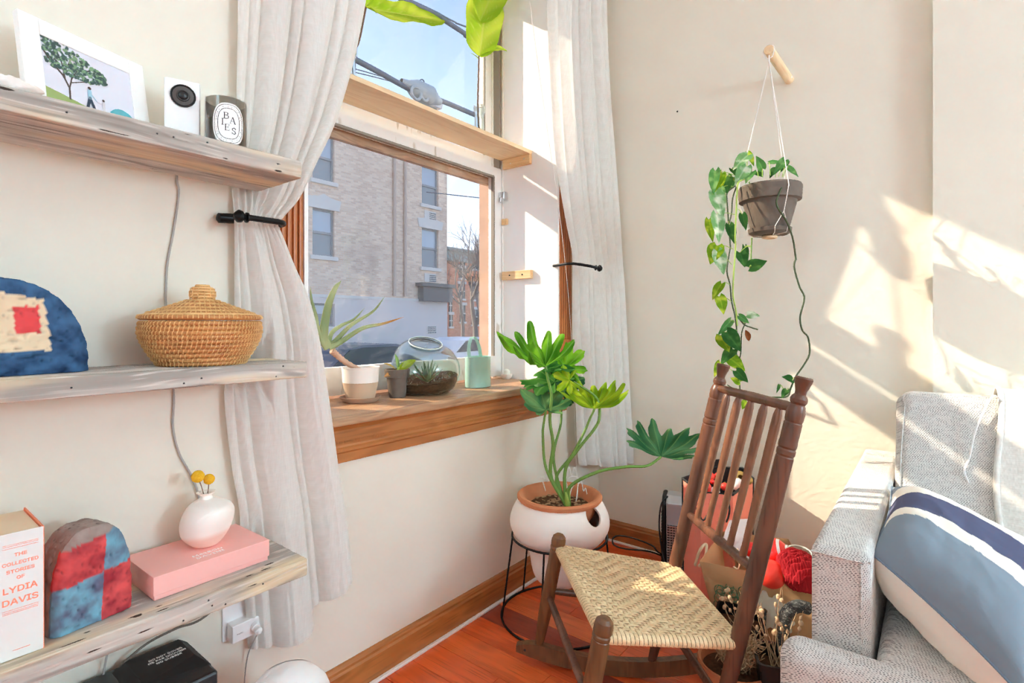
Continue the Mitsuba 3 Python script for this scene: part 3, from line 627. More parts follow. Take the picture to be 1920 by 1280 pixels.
tx = [text_on(s, h, mv(tf_, 0, y), .0005, b, w) for s, y, h, b, w in (('THE', .172, .0055, True, .016), ('COLLECTED', .158, .0055, True, .046), ('STORIES', .145, .0055, True, .036), ('OF', .133, .0055, True, .010), ('LYDIA', .112, .0098, True, .044), ('DAVIS', .092, .0098, True, .046))]
ru = [tf(box(-.023, .023, y, y + .0006, 0, .0004), tf_) for y in (.190, .1925, .1865, .080, .0775, .083)]
plain('book_coral', (240, 140, 112), .55)
for m_ in tx: part(bk, 'title_line', m_, 'book_coral', False)
for m_ in ru + [tf(box(-.01, .012, .014, .0147, 0, .0004), tf_)]: part(bk, 'printed_rule', m_, 'book_coral', False)

# ---- pink box with the vase on it
pb = thing('gift_box', 'flat pink cardboard box under the cream vase', 'box')
pm = rotz(.02, (-2.156, -.187, S3))
part(pb, 'lid', tf(box(0, .243, 0, .165, .010, .049, .0015), pm), 'pink_card', 20)
part(pb, 'tray', tf(box(.0025, .2405, .0025, .1625, 0, .012, .001), pm), 'pink_card', 20)
lm = pm @ frame((.121, .05, .0492), x=(1, 0, 0), y=(0, 1, 0))
part(pb, 'lettering', cat(text_on('MAISON', .0085, mv(lm, 0, -.013), .0004, False, .062), text_on('DAVINI', .0085, mv(lm, 0, -.029), .0004, False, .058)), 'paper', False)
vc = V(-2.020, -.095, S3 + .0495)
vs = thing('vase', 'round lopsided cream vase with a blush base on the pink box', 'vase')
prof = [(0, .0), (.022, 0), (.034, .008), (.049, .028), (.056, .052), (.054, .074), (.043, .092), (.026, .103), (.0145, .107), (.0125, .112), (.013, .116), (.019, .1205), (.0195, .122), (.012, .1195), (.010, .11), (.02, .1), (.04, .08), (.05, .05)]
vm = lathe(spline(prof, 90)[:, :2] if False else prof, 56, (0, 0, 0))
vm = lathe(np.clip(spline(np.c_[np.array(prof), np.zeros(len(prof))], 100)[:, :2], 0, 1), 56)
v = vm.vertices.copy(); lop = np.clip(v[:, 2] / .1, 0, 1) * np.clip((.115 - v[:, 2]) / .03, 0, 1)
tdir = RT
side = v[:, :2] @ tdir[:2]
v[:, 2] += side * .20 * np.sin(np.clip(v[:, 2] / .105, 0, 1) * PI)
v[:, :2] += np.outer(.006 * lop, tdir[:2])
col = np.where((v[:, 2] < .032 + side * .1)[:, None], srgb(240, 212, 198), srgb(246, 238, 228))
k_ = np.clip((v[:, 2] - side * .1 - .024) / .012, 0, 1)[:, None]
col = np.array(srgb(240, 208, 194)) * (1 - k_) + np.array(srgb(246, 240, 232)) * k_
part(vs, 'body', tm(v + vc, vm.faces), 'vertex', True, color=col)
for i, (px, py, rr_) in enumerate(((371, 893, .0135), (392, 898, .0118))):
    h = at_y(px, py, vc[1] + (.0 if i == 0 else .004)); f0 = vc + V(.002 * (1 if i else -1), 0, .105)
    k = thing('billy_button', ('larger left' if i == 0 else 'smaller right') + ' yellow ball flower standing in the cream vase', 'flower')
    part(k, 'stem', tube(spline([f0, (f0 + h) / 2 + V(.001, 0, 0), h], 8), .0012, 6), plain('flower_stem', (140, 110, 96), .7), True)
    hd = trimesh.creation.icosphere(4, 1.0); vv = hd.vertices; vv = vv * rr_ * (1 + .09 * (meshkit.noise(vv * 9, 3)[:, None] - .5) * 2)
    part(k, 'head', tm(vv + h, hd.faces), 'yellow_fluff', 30)

# ---- things under the lowest shelf
p0 = at_y(436, 1165, -.002)
ol = thing('outlet', 'white wall outlet plate behind the smart plug', 'outlet')
part(ol, 'plate', box(-1.945, -1.872, -.006, 0, .335, .452, .002), 'white_plastic', 20)
sp = thing('smart_plug', 'white square smart plug plugged into the wall outlet under the lowest shelf', 'plug')
part(sp, 'body', box(-1.935, -1.862, -.038, -.006, .338, .383, .003), 'white_plastic', 20)
part(sp, 'lettering', text_on('wemo', .004, frame((-1.916, -.0382, .357), x=(1, 0, 0), y=(0, 0, 1), z=(0, -1, 0)), .0004), 'grey_cord', False)
pg = solo('power_plug', 'small white plug seated in the smart plug by the curtain', 'plug', cat(turned((-1.879, -.038, .362), (-1.879, -.068, .355), [(0, .011), (.3, .011), (.35, .008), (.8, .009), (1, .004), (1, 0)])), 'white_plastic', 30)
def cord(name, pts, r, label, matn='grey_cord', n=50): return solo(name, label, 'cord', tube(spline(pts, n), r, 6), matn, True)
cord('plug_cable', [(-1.879, -.066, .355), (-1.880, -.05, .34), (-1.888, -.02, .28), (-1.893, -.012, .20), (-1.888, -.012, .12)], .0016, 'thin grey cord dropping from the plug under the curtain')
ca = [at_y(332, 338, -.006), at_y(335, 365, -.005), at_y(324, 440, -.005), at_y(313, 500, -.005), at_y(311, 575, -.005), at_y(314, 640, -.006), at_y(322, 700, -.006), at_y(326, 750, -.006), at_y(324, 800, -.006), at_y(336, 850, -.006), at_y(358, 890, -.007), at_y(372, 930, -.008), at_y(380, 1000, -.009), (-1.99, -.008, .60)]
cord('camera_cable', [V(ca[0][0], -.006, 1.56)] + ca, .0026, 'grey cord running down the wall from the camera behind the basket', n=120)
cord('wall_cable', [at_y(478, 1112, -.02) + V(0, 0, .06), at_y(385, 1155, -.03), at_y(330, 1178, -.03), at_y(270, 1210, -.03), at_y(215, 1262, -.03), at_y(195, 1310, -.03)], .0026, 'dark grey cord drooping under the lowest shelf above the black heater', plain('dark_cord', (104, 94, 84), .6))
cord('wall_cable', [at_y(212, 1180, -.02), at_y(200, 1230, -.02), at_y(188, 1300, -.02)], .0022, 'short grey cord hanging at the left of the drooping cord')
ht = thing('heater', 'black panel heater with white do not cover lettering under the shelves', 'heater')
hx = at_y(378, 1216, -.11)
hz = hx[2]
part(ht, 'body', box(-2.75, hx[0], -.20, -.012, .02, hz - .012, .008), 'black_plastic', 20)
part(ht, 'top_cap', cat(hull_spheres([(-2.19, -.19, hz - .02), (-2.19, -.03, hz - .02), (hx[0] - .004, -.16, hz - .016), (hx[0] - .004, -.03, hz - .016), (-2.16, -.15, hz - .003), (-2.16, -.03, hz - .003), (hx[0] - .02, -.12, hz - .003), (hx[0] - .02, -.03, hz - .003)], [.004] * 8)), 'black_matte', 30)
part(ht, 'slot', box(-2.74, -2.2, -.11, -.07, hz - .014, hz - .008, .002), 'chrome', 20)
hm = frame((-2.095, -.085, hz + .0012), x=(1, 0, 0), y=(0, 1, 0))
part(ht, 'lettering', cat(text_on('DO NOT COVER', .0062, mv(hm, 0, .011), .0005, True, .066), text_on('NE PAS COUVRIR', .0062, mv(hm, 0, 0), .0005, True, .074), text_on('NO CUBRIR', .0062, mv(hm, 0, -.011), .0005, True, .050)), 'paper', False)
part(ht, 'knob', cyl((hx[0] - .035, -.2, hz - .09), (hx[0] - .035, -.214, hz - .09), .014, sides=20), 'white_plastic', 30)
dm = thing('white_dome', 'smooth white dome cut by the bottom edge below the left curtain', 'dome')  # smooth white dome of unknown kind, gives no light
dz = at_y(540, 1252, -.30)
part(dm, 'dome', lathe([(R_ * .098, z_) for R_, z_ in [(0, dz[2]), (.3, dz[2] - .004), (.6, dz[2] - .018), (.85, dz[2] - .045), (.97, dz[2] - .075), (1.0, dz[2] - .105), (.97, dz[2] - .14), (.9, dz[2] - .18), (.75, .10), (.75, .0), (0, 0)]], 48, (dz[0], -.30, 0)), 'white_plastic', 40)

# ================================================================ CURTAINS
def lerp_pts(z, pts):              # x at height z from a list of (z, x)
    p = np.array(sorted(pts)); return np.interp(z, p[:, 0], p[:, 1])
def smooth_pts(pts, n=60):
    p = np.array(sorted(pts)); from scipy.interpolate import PchipInterpolator
    f = PchipInterpolator(p[:, 0], p[:, 1]); return lambda z: f(np.clip(z, p[0, 0], p[-1, 0]))
def curtain(label, left, right, yl, yr, amp, zbot, ztop, folds, seed, hold, yfun=None):
    fl_, fr_, fyl, fyr, fa = (smooth_pts(q) for q in (left, right, yl, yr, amp))
    nu, nv = 300, 180
    u = np.linspace(0, 1, nu); s = np.linspace(0, 1, nv)
    zb_ = np.interp(u, *np.array(zbot).T)
    Z = ztop + s[:, None] * (zb_[None, :] - ztop)
    uu = u[None, :] + 0 * Z
    wob = .012 * np.sin(Z * 5 + seed) * np.sin(uu * 9)
    uw = uu + wob
    f = np.zeros_like(Z)
    wv = np.clip(uw + .008 * np.sin(Z * 2.2 + seed) + .006 * np.sin(Z * 5.1 + uw * 9 + seed), 0, 1)
    def pleats(cr, dep):           # broad rounded faces between sharp creases
        k = np.clip(np.searchsorted(cr, wv, side='right') - 1, 0, len(cr) - 2); c0, c1 = np.array(cr)[k], np.array(cr)[k + 1]
        return np.array(dep)[k] * np.sin(PI * np.clip((wv - c0) / (c1 - c0), 0, 1)) ** .62
    lowk = np.clip((hold + .06 - Z) / .16, 0, 1); lowk = lowk * lowk * (3 - 2 * lowk)
    f = pleats(*folds[0]) * (1 - lowk) + pleats(*folds[1]) * lowk - .3
    f += .22 * (meshkit.fbm(np.stack([uu * 9, Z * 1.3, Z * 0 + seed], -1), 3, seed) - .5) * 2
    f += .06 * (meshkit.fbm(np.stack([uu * 40, Z * 5, Z * 0 + seed], -1), 2, seed + 3) - .5)
    sharp = f
    X = fl_(Z) + (fr_(Z) - fl_(Z)) * uw
    Y = fyl(Z) + (fyr(Z) - fyl(Z)) * uw - fa(Z) * sharp
    if yfun is not None: Y = yfun(uu, Z, X, Y)
    k = thing('curtain', label, 'curtain')
    part(k, 'fabric', sheet(np.stack([X, Y, Z], -1)), 'linen', True)
    H_ = []
    # a stitched hem: a doubled band at the foot
    rows = slice(nv - 16, nv)
    G = np.stack([X[rows], Y[rows] - .0012, Z[rows]], -1)
    part(k, 'hem', sheet(G), 'linen', True)
    return k
def zx(px, py, y=-.08): p = at_y(px, py, y); return (p[2], p[0])
L_left = [(2.9, -1.925), (2.0, -1.922), (1.42, -1.926), (1.1, -1.925), zx(440, 750), zx(452, 880), zx(470, 985), zx(478, 1115), (.28, -1.885)]
L_right = [(2.9, -1.42), zx(691, 5), zx(673, 98), zx(650, 184), zx(630, 242), zx(600, 305), zx(568, 375), zx(545, 402), zx(534, 418), zx(545, 450), zx(562, 500), zx(585, 560), zx(601, 628), zx(619, 756), zx(631, 866), zx(644, 963), zx(654, 1076), (.25, -1.61)]
def yL(uu, Z, X, Y):               # the edge that lies behind the shelves stays against the wall
    k = np.clip((X + 1.885) / .045, 0, 1); k = k * k * (3 - 2 * k)
    hit = np.maximum.reduce([np.exp(-((Z - zz) / .07) ** 2) for zz in (1.515, 1.038, .563)])
    lim = -.012 + .008 * np.sin(uu * 60)
    Yn = lim + (Y - lim) * np.maximum(k, 1 - hit * 1.0 - 0 * k)
    return np.minimum(Yn, -.006)
curtain('white linen curtain tied back at the left of the window behind the shelves', L_left, L_right,
        [(2.9, -.05), (1.6, -.04), (1.41, -.035), (1.2, -.035), (.25, -.03)], [(2.9, -.07), (1.6, -.07), (1.42, -.055), (1.2, -.075), (.7, -.09), (.25, -.10)],
        [(2.9, .040), (1.9, .038), (1.55, .028), (1.42, .016), (1.3, .020), (1.0, .028), (.25, .034)],
        [(0, .30), (.25, .285), (.45, .285), (.58, .30), (.60, .36), (.85, .385), (.9, .40), (1, .405)], 3.1, [([0, .09, .17, .40, .50, .74, .84, 1.001], [.35, .3, .9, .5, 1.0, .55, .8]), ([0, .08, .20, .58, .66, 1.001], [.3, .45, 1.1, .35, 1.2])], 5, 1.42, yL)
R_left = [(2.9, -.475), zx(1030, 0, -.068), zx(1036, 130, -.068), zx(1043, 250, -.066), zx(1052, 350, -.064), zx(1062, 420, -.062), zx(1073, 490, -.06), zx(1074, 560, -.062), zx(1079, 700, -.066), zx(1085, 860, -.07), (.40, -.27)]
def zxb(px, py, y):
    p = at_y(px, py, y); return (p[2], min(p[0], -.006))
R_right = [(2.9, -.02), zxb(1142, 0, -.115), zxb(1152, 200, -.13), zxb(1164, 370, -.15), zxb(1172, 520, -.17), zxb(1177, 700, -.185), zxb(1184, 880, -.2), (.40, -.008)]
curtain('white linen curtain tied back in the corner at the right of the window', R_left, R_right,
        [(2.9, -.07), (1.5, -.06), (.4, -.07)], [(2.9, -.10), (2.2, -.12), (1.6, -.155), (1.2, -.18), (.4, -.205)],
        [(2.9, .046), (1.9, .042), (1.5, .026), (1.0, .034), (.4, .034)], [(0, .455), (.3, .45), (.35, .432), (.7, .425), (1, .432)], 3.1, [([0, .12, .34, .46, .60, .70, .86, 1.001], [.7, .9, .5, .8, .4, .9, .6]), ([0, .13, .30, .40, .62, .72, .88, 1.001], [.8, .9, .5, .9, .5, .8, .7])], 12, 1.42)
rod = thing('curtain_rod', 'black curtain rod above the window', 'curtain rod')
part(rod, 'bar', cyl((-2.05, -.07, 3.13), (-.02, -.085, 3.13), .011, sides=12), 'black_metal', True)
for x in (-1.99, -.2): part(rod, 'bracket', cyl((x, 0, 3.13), (x, -.075, 3.13), .007, sides=10), 'black_metal', True)
def holdback(pts, r, label, ballp, neck, plate=None):
    k = thing('curtain_holdback', label, 'holdback')
    part(k, 'bar', tube(spline(pts, 60), r, 10), 'black_metal', True)
    d = unit(np.asarray(neck) - np.asarray(ballp))
    part(k, 'finial', turned(V(*ballp) - d * .012, V(*ballp) + d * .026, [(0, .0), (.08, .008), (.3, .0155), (.5, .0145), (.66, .007), (.74, .0065), (.8, .0125), (.9, .0125), (1, .006)]), 'black_metal', 40)
    if plate is not None: part(k, 'wall_post', plate, 'black_metal', 30)
P1, P2 = at_y(447, 405, -.112), at_y(535, 419, -.09)
Pw = at_y(411, 408, -.02); Pw2 = at_y(440, 408, -.02)
holdback([P1 + V(.02, 0, 0), P1 * .5 + P2 * .5 + V(0, -.004, 0), P2 + V(-.015, -.006, 0), P2 + V(.002, .02, 0), P2 + V(-.012, .055, 0), V(-1.90, -.022, P2[2] + .004), V(Pw2[0], -.022, Pw2[2])], .0075, 'black metal curtain holdback with ball end under the top shelf', P1, P1 + V(.1, .004, -.002),
         tube([(Pw[0] - .004, -.016, Pw[2]), (Pw[0], -.016, Pw[2]), (Pw2[0] + .02, -.018, Pw2[2])], [.006, .0125, .0125], 14))
Q1, Q2 = at_y(1125, 503, -.215), at_y(1072, 494, -.125)
Q1[0] = min(Q1[0], -.03)
holdback([Q1 + V(-.012, .003, 0), Q1 * .55 + Q2 * .45 + V(.0, -.012, 0), Q2 + V(.02, -.008, 0), Q2 + V(-.004, .02, 0), Q2 + V(.01, .06, 0), Q2 + V(.03, .12, 0)], .0065, 'thin black curtain holdback around the right curtain', Q1, Q2)

# pull cord of the blind in front of the right casing
cord('blind_pull', [at_y(990, -40, -.032), at_y(993, 0, -.03), at_y(1010, 130, -.03), at_y(1030, 270, -.035), at_y(1045, 370, -.035), at_y(1055, 450, -.035), at_y(1067, 570, -.035), at_y(1074, 690, -.04), at_y(1078, 800, -.04), at_y(1081, 880, -.04)], .0017, 'thin off-white blind cord hanging beside the right curtain', 'white_cord', 80)
solo('wall_screw', 'small dark screw left in the wall above the hanging planter', 'screw', cat(cyl(at_x(1270, 209, .002), at_x(1270, 209, -.012), .0025, sides=8), ball(at_x(1270, 209, -.012), .004)), 'black_metal', True)

# ================================================================ LEAVES
def leaf_mesh(base, dirv, normal, L, W, shape='heart', fold=.25, droop=.3, n=13, m=9, twist=0.0, wave=0.0, veins=0.0, seed=0):
    """A leaf from its base along dirv, upper side towards normal; returns (mesh, s, t): s along the midrib, t from -1 to 1 across."""
    d = unit(dirv); nn = unit(np.asarray(normal, float) - d * np.dot(normal, d)); b = np.cross(nn, d)
    s = np.linspace(0, 1, n)
    if shape == 'heart': w = np.interp(s, [0, .06, .18, .34, .5, .7, .85, .95, 1], [.42, .8, 1.0, .97, .84, .54, .28, .10, .0])
    elif shape == 'fiddle': w = np.interp(s, [0, .05, .15, .3, .42, .55, .7, .85, .95, 1], [.1, .50, .76, .86, .90, .97, 1., .86, .5, .05])
    elif shape == 'blade': w = np.interp(s, [0, .1, .4, .7, .9, 1], [1.0, 1.0, .82, .5, .22, .02])
    else: w = np.interp(s, [0, .12, .3, .5, .7, .88, 1], [.12, .55, .92, 1, .85, .45, .02])
    t = np.linspace(-1, 1, m)
    S, Tt = np.meshgrid(s, t, indexing='ij')
    back = np.where(shape == 'heart', -.16 * L * np.abs(Tt) ** 1.5 * np.exp(-S * 9), 0)
    along = S * L; ang = droop * S
    cx = L * np.where(droop == 0, S, np.sin(droop * S) / (droop + 1e-9)) + back
    cz_ = -L * (1 - np.cos(droop * S)) / (droop + 1e-9)
    y = Tt * W / 2 * w[:, None]
    lift = np.abs(y) * math.tan(fold) + wave * L * np.sin(S * 14 + Tt * 2 + seed) * np.abs(Tt) + veins * L * np.cos((S - np.abs(Tt) * .25) * 2 * PI * 6) * np.abs(Tt) ** .5
    th = twist * S
    yy, zz = y * np.cos(th) - lift * np.sin(th), y * np.sin(th) + lift * np.cos(th)
    P = np.asarray(base) + cx[..., None] * d + yy[..., None] * b + (cz_ + zz)[..., None] * nn
    return sheet(P), S.ravel(), Tt.ravel()
def tint(n, a, b, k):
    return np.array(a) * (1 - k[:, None]) + np.array(b) * k[:, None]

# ================================================================ FIG CUTTINGS ON THE WINDOW SHELF
YP = .215
def fig_bottle(px, base_y, label):
    c0 = at_y(px, 230, base_y); o = V(c0[0], base_y, SZ + .0005)
    k = thing('glass_bottle', label, 'bottle', None)
    part(k, 'glass', lathe([(0, .002), (.020, .002), (.0225, .006), (.0225, .095), (.0215, .105), (.0245, .112), (.028, .118), (.028, .142), (.0265, .15), (.0225, .152), (.0222, .118), (.0195, .106), (.0205, .095), (.0205, .006), (0, .005)], 32, o), 'bowl_glass', 40)
    part(k, 'water', lathe([(0, .006), (.0195, .006), (.0195, .062), (0, .062)], 24, o), 'water', 30)
    return o
o = fig_bottle(899, YP, 'clear glass bottle with a fig cutting at the right of the window shelf')
fg = thing('fig_cutting', 'fiddle leaf fig cutting with one broad upright leaf in the right bottle', 'plant')
def pt(px, py, y=YP): return at_y(px, py, y)
st_ = [o + V(.012, 0, .012), o + V(-.004, 0, .05), pt(896, 190), pt(897, 150), pt(898, 105)]
part(fg, 'stem', tube(spline(st_, 30) + (np.array([[.0012 * math.sin(i * 2.1), 0, 0] for i in range(30)])), np.linspace(.0042, .0034, 30), 7), 'bark', True)
def fig_leaf(base, tip, normal, W, tone=0, droop=.25, twist=0, seed=0):
    base, tip = np.asarray(base), np.asarray(tip); L = np.linalg.norm(tip - base)
    me, s, t = leaf_mesh(base, tip - base, normal, L * 1.02, W, 'fiddle', .16, droop, 31, 21, twist, .012, .004, seed)
    vein = np.maximum(np.exp(-(t / .035) ** 2), .75 * np.exp(-(np.abs(((s - np.abs(t) * .25) * 6) % 1 - .5) / .06) ** 2) * (np.abs(t) < .9))
    g = tint(0, srgb(150, 186, 44), srgb(196, 216, 74), np.clip(.5 + .5 * np.sin(s * 7 + t * 3 + tone), 0, 1))
    return me, g * (1 - vein[:, None] * .5) + np.array(srgb(214, 220, 120)) * vein[:, None] * .5
for (b_, t_, nrm, W_, dr_, tw) in ((pt(899, 106), pt(914, -14), V(-.55, -.75, .1), .180, .12, 0), (pt(900, 104), pt(946, 68, YP - .05), V(-.2, -.4, .9), .06, .7, .5), (pt(897, 110), pt(884, 96, YP - .01), V(0, -.5, .8), .02, .3, 0),
                              (pt(900, 40, YP), pt(962, -100, YP - .04), V(-.4, -.8, .3), .17, .3, 0)):  # upper leaf, mostly out of view, placed to shade the right wall
    me, cl_ = fig_leaf(b_, t_, nrm, W_, 0, dr_, tw); part(fg, 'leaf', me, 'leaf', True, color=cl_)
o2 = fig_bottle(655, YP + .01, 'clear glass bottle with a fig cutting half behind the left curtain')
fg2 = thing('fig_cutting', 'fiddle leaf fig cutting with leaning leaves at the top left of the window', 'plant')
q0 = pt(686, 14)
part(fg2, 'stem', tube(spline([o2 + V(0, 0, .01), o2 + V(.004, 0, .12), pt(672, 80), q0], 24), .0038, 7), 'bark', True)
for (b_, t_, nrm, W_, dr_, tw) in ((q0, pt(822, 44), V(-.1, -.85, .6), .165, -.1, -.2), (q0, pt(708, 20, YP - .03), V(0, -.3, .9), .035, .5, 0), (pt(694, -8), pt(770, -120), V(-.5, -.8, .1), .17, .2, 0)):
    me, cl_ = fig_leaf(b_, t_, nrm, W_, 2, dr_, tw, 3); part(fg2, 'leaf', me, 'leaf', True, color=cl_)

# ================================================================ ON THE WINDOW SILL
ZS = SILL + .0008
# aloe in a two tone pot on a saucer
ac = V(at_y(676, 744, .19)[0], .19, ZS)
ap_ = thing('aloe_pot', 'white and tan ceramic pot holding the leaning aloe', 'pot')
AS = 1.12
def lathe_s(prof, n, o): return lathe(np.asarray(prof) * AS, n, o)
part(ap_, 'glazed_top', lathe_s([(.0555, .062), (.0585, .108), (.0605, .1095), (.0600, .111), (.0555, .109), (.052, .062)], 44, ac), 'ceramic', 40, label='white glazed upper half')
part(ap_, 'raw_base', lathe_s([(0, .007), (.042, .007), (.0445, .010), (.0558, .0622), (.05, .0622), (0, .0622)], 44, ac), plain('raw_clay', (198, 172, 146), .85), 40, label='bare tan clay lower half')
part(ap_, 'soil', lathe_s([(.054, .098), (.03, .101), (0, .1)], 24, ac), 'soil', True)
sau = thing('saucer', 'brown clay saucer under the white and tan pot', 'saucer')
part(sau, 'dish', lathe_s([(0, 0), (.052, 0), (.058, .006), (.0655, .016), (.063, .0165), (.055, .0068), (0, .0062)], 44, ac), plain('saucer_clay', (176, 142, 118), .7), 40)
al = thing('aloe', 'leggy grey green aloe leaning out of the white and tan pot', 'plant')
yA = ac[1]
def pa(px, py, dy=0): return at_y(px, py, yA + dy)
stem_p = [V(ac[0] + .005, yA, ZS + .108), pa(650, 680), pa(632, 666), pa(622, 657)]
part(al, 'stem', tube(spline(stem_p, 30), np.linspace(.0085, .0115, 30) * (1 + .12 * np.sin(np.arange(30) * 1.9)), 10), plain('aloe_stem', (206, 166, 140), .8), True)
crown = pa(617, 652)
def aloe_leaf(pts, w, tip=0, seed=0):
    P = spline([crown] + pts, 30); n = len(P)
    t = np.gradient(P, axis=0); t /= np.linalg.norm(t, axis=1, keepdims=True)
    view = unit(V(0, -1, .35)); b = np.cross(t, view); b /= np.linalg.norm(b, axis=1, keepdims=True); nn = np.cross(b, t)
    s = np.linspace(0, 1, n); ww = w * np.interp(s, [0, .1, .5, .85, 1], [.9, 1, .72, .34, .03])
    ring = []
    for a in np.linspace(0, 2 * PI, 14, endpoint=False):
        q = math.cos(a); h = math.sin(a)
        ring.append(P + b * (ww * q)[:, None] + nn * (ww * (.34 * h - .26 * q * q))[:, None])
    G = np.stack(ring, 1); G = np.concatenate([G, G[:, :1]], 1); S = np.repeat(s, 15)
    col = tint(0, srgb(132, 146, 100), srgb(166, 172, 124), np.clip(.5 + .5 * np.sin(S * 9 + seed), 0, 1))
    if tip: col = col * (1 - np.clip((S - .6) / .25, 0, 1)[:, None]) + np.array(srgb(186, 120, 60)) * np.clip((S - .6) / .25, 0, 1)[:, None]
    key = part(al, 'leaf', sheet(G), 'vertex', True, color=col)
    sp_ = []
    for i in range(3, n - 3, 2):
        for e in (-1, 1):
            q = P[i] + b[i] * e * ww[i] - nn[i] * ww[i] * .26; sp_.append(cyl(q, q + b[i] * e * .0025 + t[i] * .0015, .0008, .0001, 4))
    part(key, 'spines', cat(sp_), 'vertex_pale', False, kind='stuff')
plain('vertex_pale', (214, 210, 170), .7)
aloe_leaf([pa(608, 628), pa(616, 575), pa(628, 542), pa(640, 526)], .0195, 0, 1)
aloe_leaf([pa(640, 640, -.01), pa(680, 615, -.02), pa(720, 606, -.03), pa(757, 594, -.04)], .010, 1, 2)
aloe_leaf([pa(636, 632, .01), pa(660, 608, .02), pa(700, 583, .03), pa(722, 555, .03)], .0095, 0, 3)
aloe_leaf([pa(622, 625, .02), pa(640, 610, .035), pa(664, 598, .04), pa(684, 577, .05)], .0085, 0, 4)
aloe_leaf([pa(598, 620, .0), pa(592, 590, .0), pa(584, 560, .0), pa(582, 536, .0)], .0105, 0, 5)
aloe_leaf([pa(602, 640, .02), pa(596, 625, .03), pa(594, 606, .03), pa(593, 592, .03)], .007, 0, 6)
# small dark clay pot
dc = at_z(745, 744, ZS); dc = V(dc[0], dc[1], ZS)
dp_ = thing('clay_pot', 'small dark clay pot with a yellowing seedling on the sill', 'pot')
part(dp_, 'pot', lathe(1.13 * np.array([(0, 0), (.025, 0), (.0275, .003), (.0355, .066), (.0405, .067), (.0425, .093), (.041, .0945), (.037, .093), (.036, .07), (0, .068)]), 40, dc), 'dark_clay', 35)
part(dp_, 'soil', lathe(1.13 * np.array([(.0368, .085), (.02, .087), (0, .088)]), 20, dc), 'soil', True)
pl_ = thing('seedling', 'small yellow green plant growing in the dark clay pot', 'plant')
def pd(px, py, dy=0): return at_y(px, py, dc[1] + dy)
b0 = V(dc[0], dc[1], ZS + .098)
part(pl_, 'stem', tube(spline([b0, pd(746, 695), pd(747, 688)], 8), .0045, 7), 'stem_light', True)
for (bp, tp, nrm, W_, c_, dr_) in ((pd(747, 696), pd(778, 671, -.02), V(-.3, -.6, .8), .036, (206, 214, 52), .4), (pd(746, 694), pd(742, 664, .01), V(.4, -.9, .1), .03, (112, 146, 84), .1), (pd(744, 694), pd(724, 678, -.01), V(0, -.5, .9), .022, (176, 150, 84), .3),
                            (pd(748, 694), pd(772, 700, -.03), V(0, -.5, .8), .02, (146, 170, 70), .5), (pd(744, 698), pd(726, 700, -.02), V(0, -.7, .6), .022, (190, 142, 90), .6), (pd(749, 694), pd(760, 684, .01), V(0, -.5, .8), .018, (126, 160, 70), .3)):
    me, s, t = leaf_mesh(bp, tp - bp, nrm, np.linalg.norm(tp - bp) * 1.05, W_, 'oval', .3, dr_, 12, 7)
    part(pl_, 'leaf', me, 'leaf', True, color=tint(0, srgb(*c_), srgb(*[min(255, x + 30) for x in c_]), np.exp(-(t / .15) ** 2)))
# round glass terrarium
gc = V(at_y(798, 730, .170)[0], .170, ZS)
tb = thing('terrarium', 'round open glass terrarium bowl with soil and a small succulent', 'terrarium')
gp = [(0, .004), (.07, .002), (.092, .004), (.115, .022), (.133, .058), (.1375, .095), (.130, .135), (.108, .172), (.082, .19), (.066, .194), (.0635, .198), (.0655, .2015)]
TILT = math.tan(math.radians(19))
def slant(m):                      # the mouth of the bowl leans towards the room
    v = m.vertices - gc; w = np.clip((v[:, 2] - .10) / .10, 0, 1); w = w * w * (3 - 2 * w)
    v[:, 2] += w * TILT * (v @ unit(V(.35, .9, 0))); m.vertices = v + gc; return m
go = np.clip(spline(np.c_[np.array(gp), np.zeros(len(gp))], 60)[:, :2], 0, 1); go[0, 0] = 0
dd_ = np.gradient(go, axis=0); dd_ /= np.linalg.norm(dd_, axis=1, keepdims=True); gi = go + np.stack([-dd_[:, 1], dd_[:, 0]], 1) * .0035; gi[0, 0] = 0; gi = np.clip(gi, 0, 1)
part(tb, 'glass', slant(lathe(np.vstack([go, gi[::-1]]), 64, gc)), 'bowl_glass', True)
part(tb, 'rim', slant(tube([gc + V(.0655 * math.cos(a), .0655 * math.sin(a), .2005) for a in np.linspace(0, 2 * PI, 48, endpoint=False)], .0028, 8, closed=True)), plain('rim_glass', (206, 222, 216), .08, spec=.8), True)
nn_, rr_ = 48, 14
ga = np.linspace(0, 2 * PI, nn_ + 1); gr = np.linspace(0, 1, rr_)
top = np.zeros((rr_, nn_ + 1, 3))
for i, q in enumerate(gr):
    R_ = .127 * q; x_ = R_ * np.cos(ga); y_ = R_ * np.sin(ga)
    z_ = .060 + .02 * x_ / .127 + .012 * (meshkit.fbm(np.stack([x_ * 30, y_ * 30, 0 * x_], -1), 3, 4) - .5)
    top[i] = np.stack([x_, y_, z_], -1)
side = np.stack([np.stack([R_ * np.cos(ga), R_ * np.sin(ga), np.minimum(z_, 9) * 0 + zz], -1) for R_, zz in ((.124, .046), (.112, .026), (.09, .008), (0, .008))])
part(tb, 'soil', sheet(np.concatenate([top, side]) + gc), 'soil', 40)
rg = random.Random(9); gv = []
for _ in range(240):
    a, R_ = rg.random() * 2 * PI, .118 * math.sqrt(rg.random()); x_, y_ = R_ * math.cos(a), R_ * math.sin(a)
    if x_ > .06 and y_ > -.02: continue
    gv.append(ball(gc + V(x_, y_, (.062 + .02 * x_ / .127)), rg.uniform(.001, .0022), 0))
part(tb, 'perlite', cat(gv), 'gravel', False, kind='stuff')
su = thing('succulent', 'small dark green spiky succulent growing in the glass terrarium', 'plant')
sc0 = gc + V(-.045, -.06, .054)
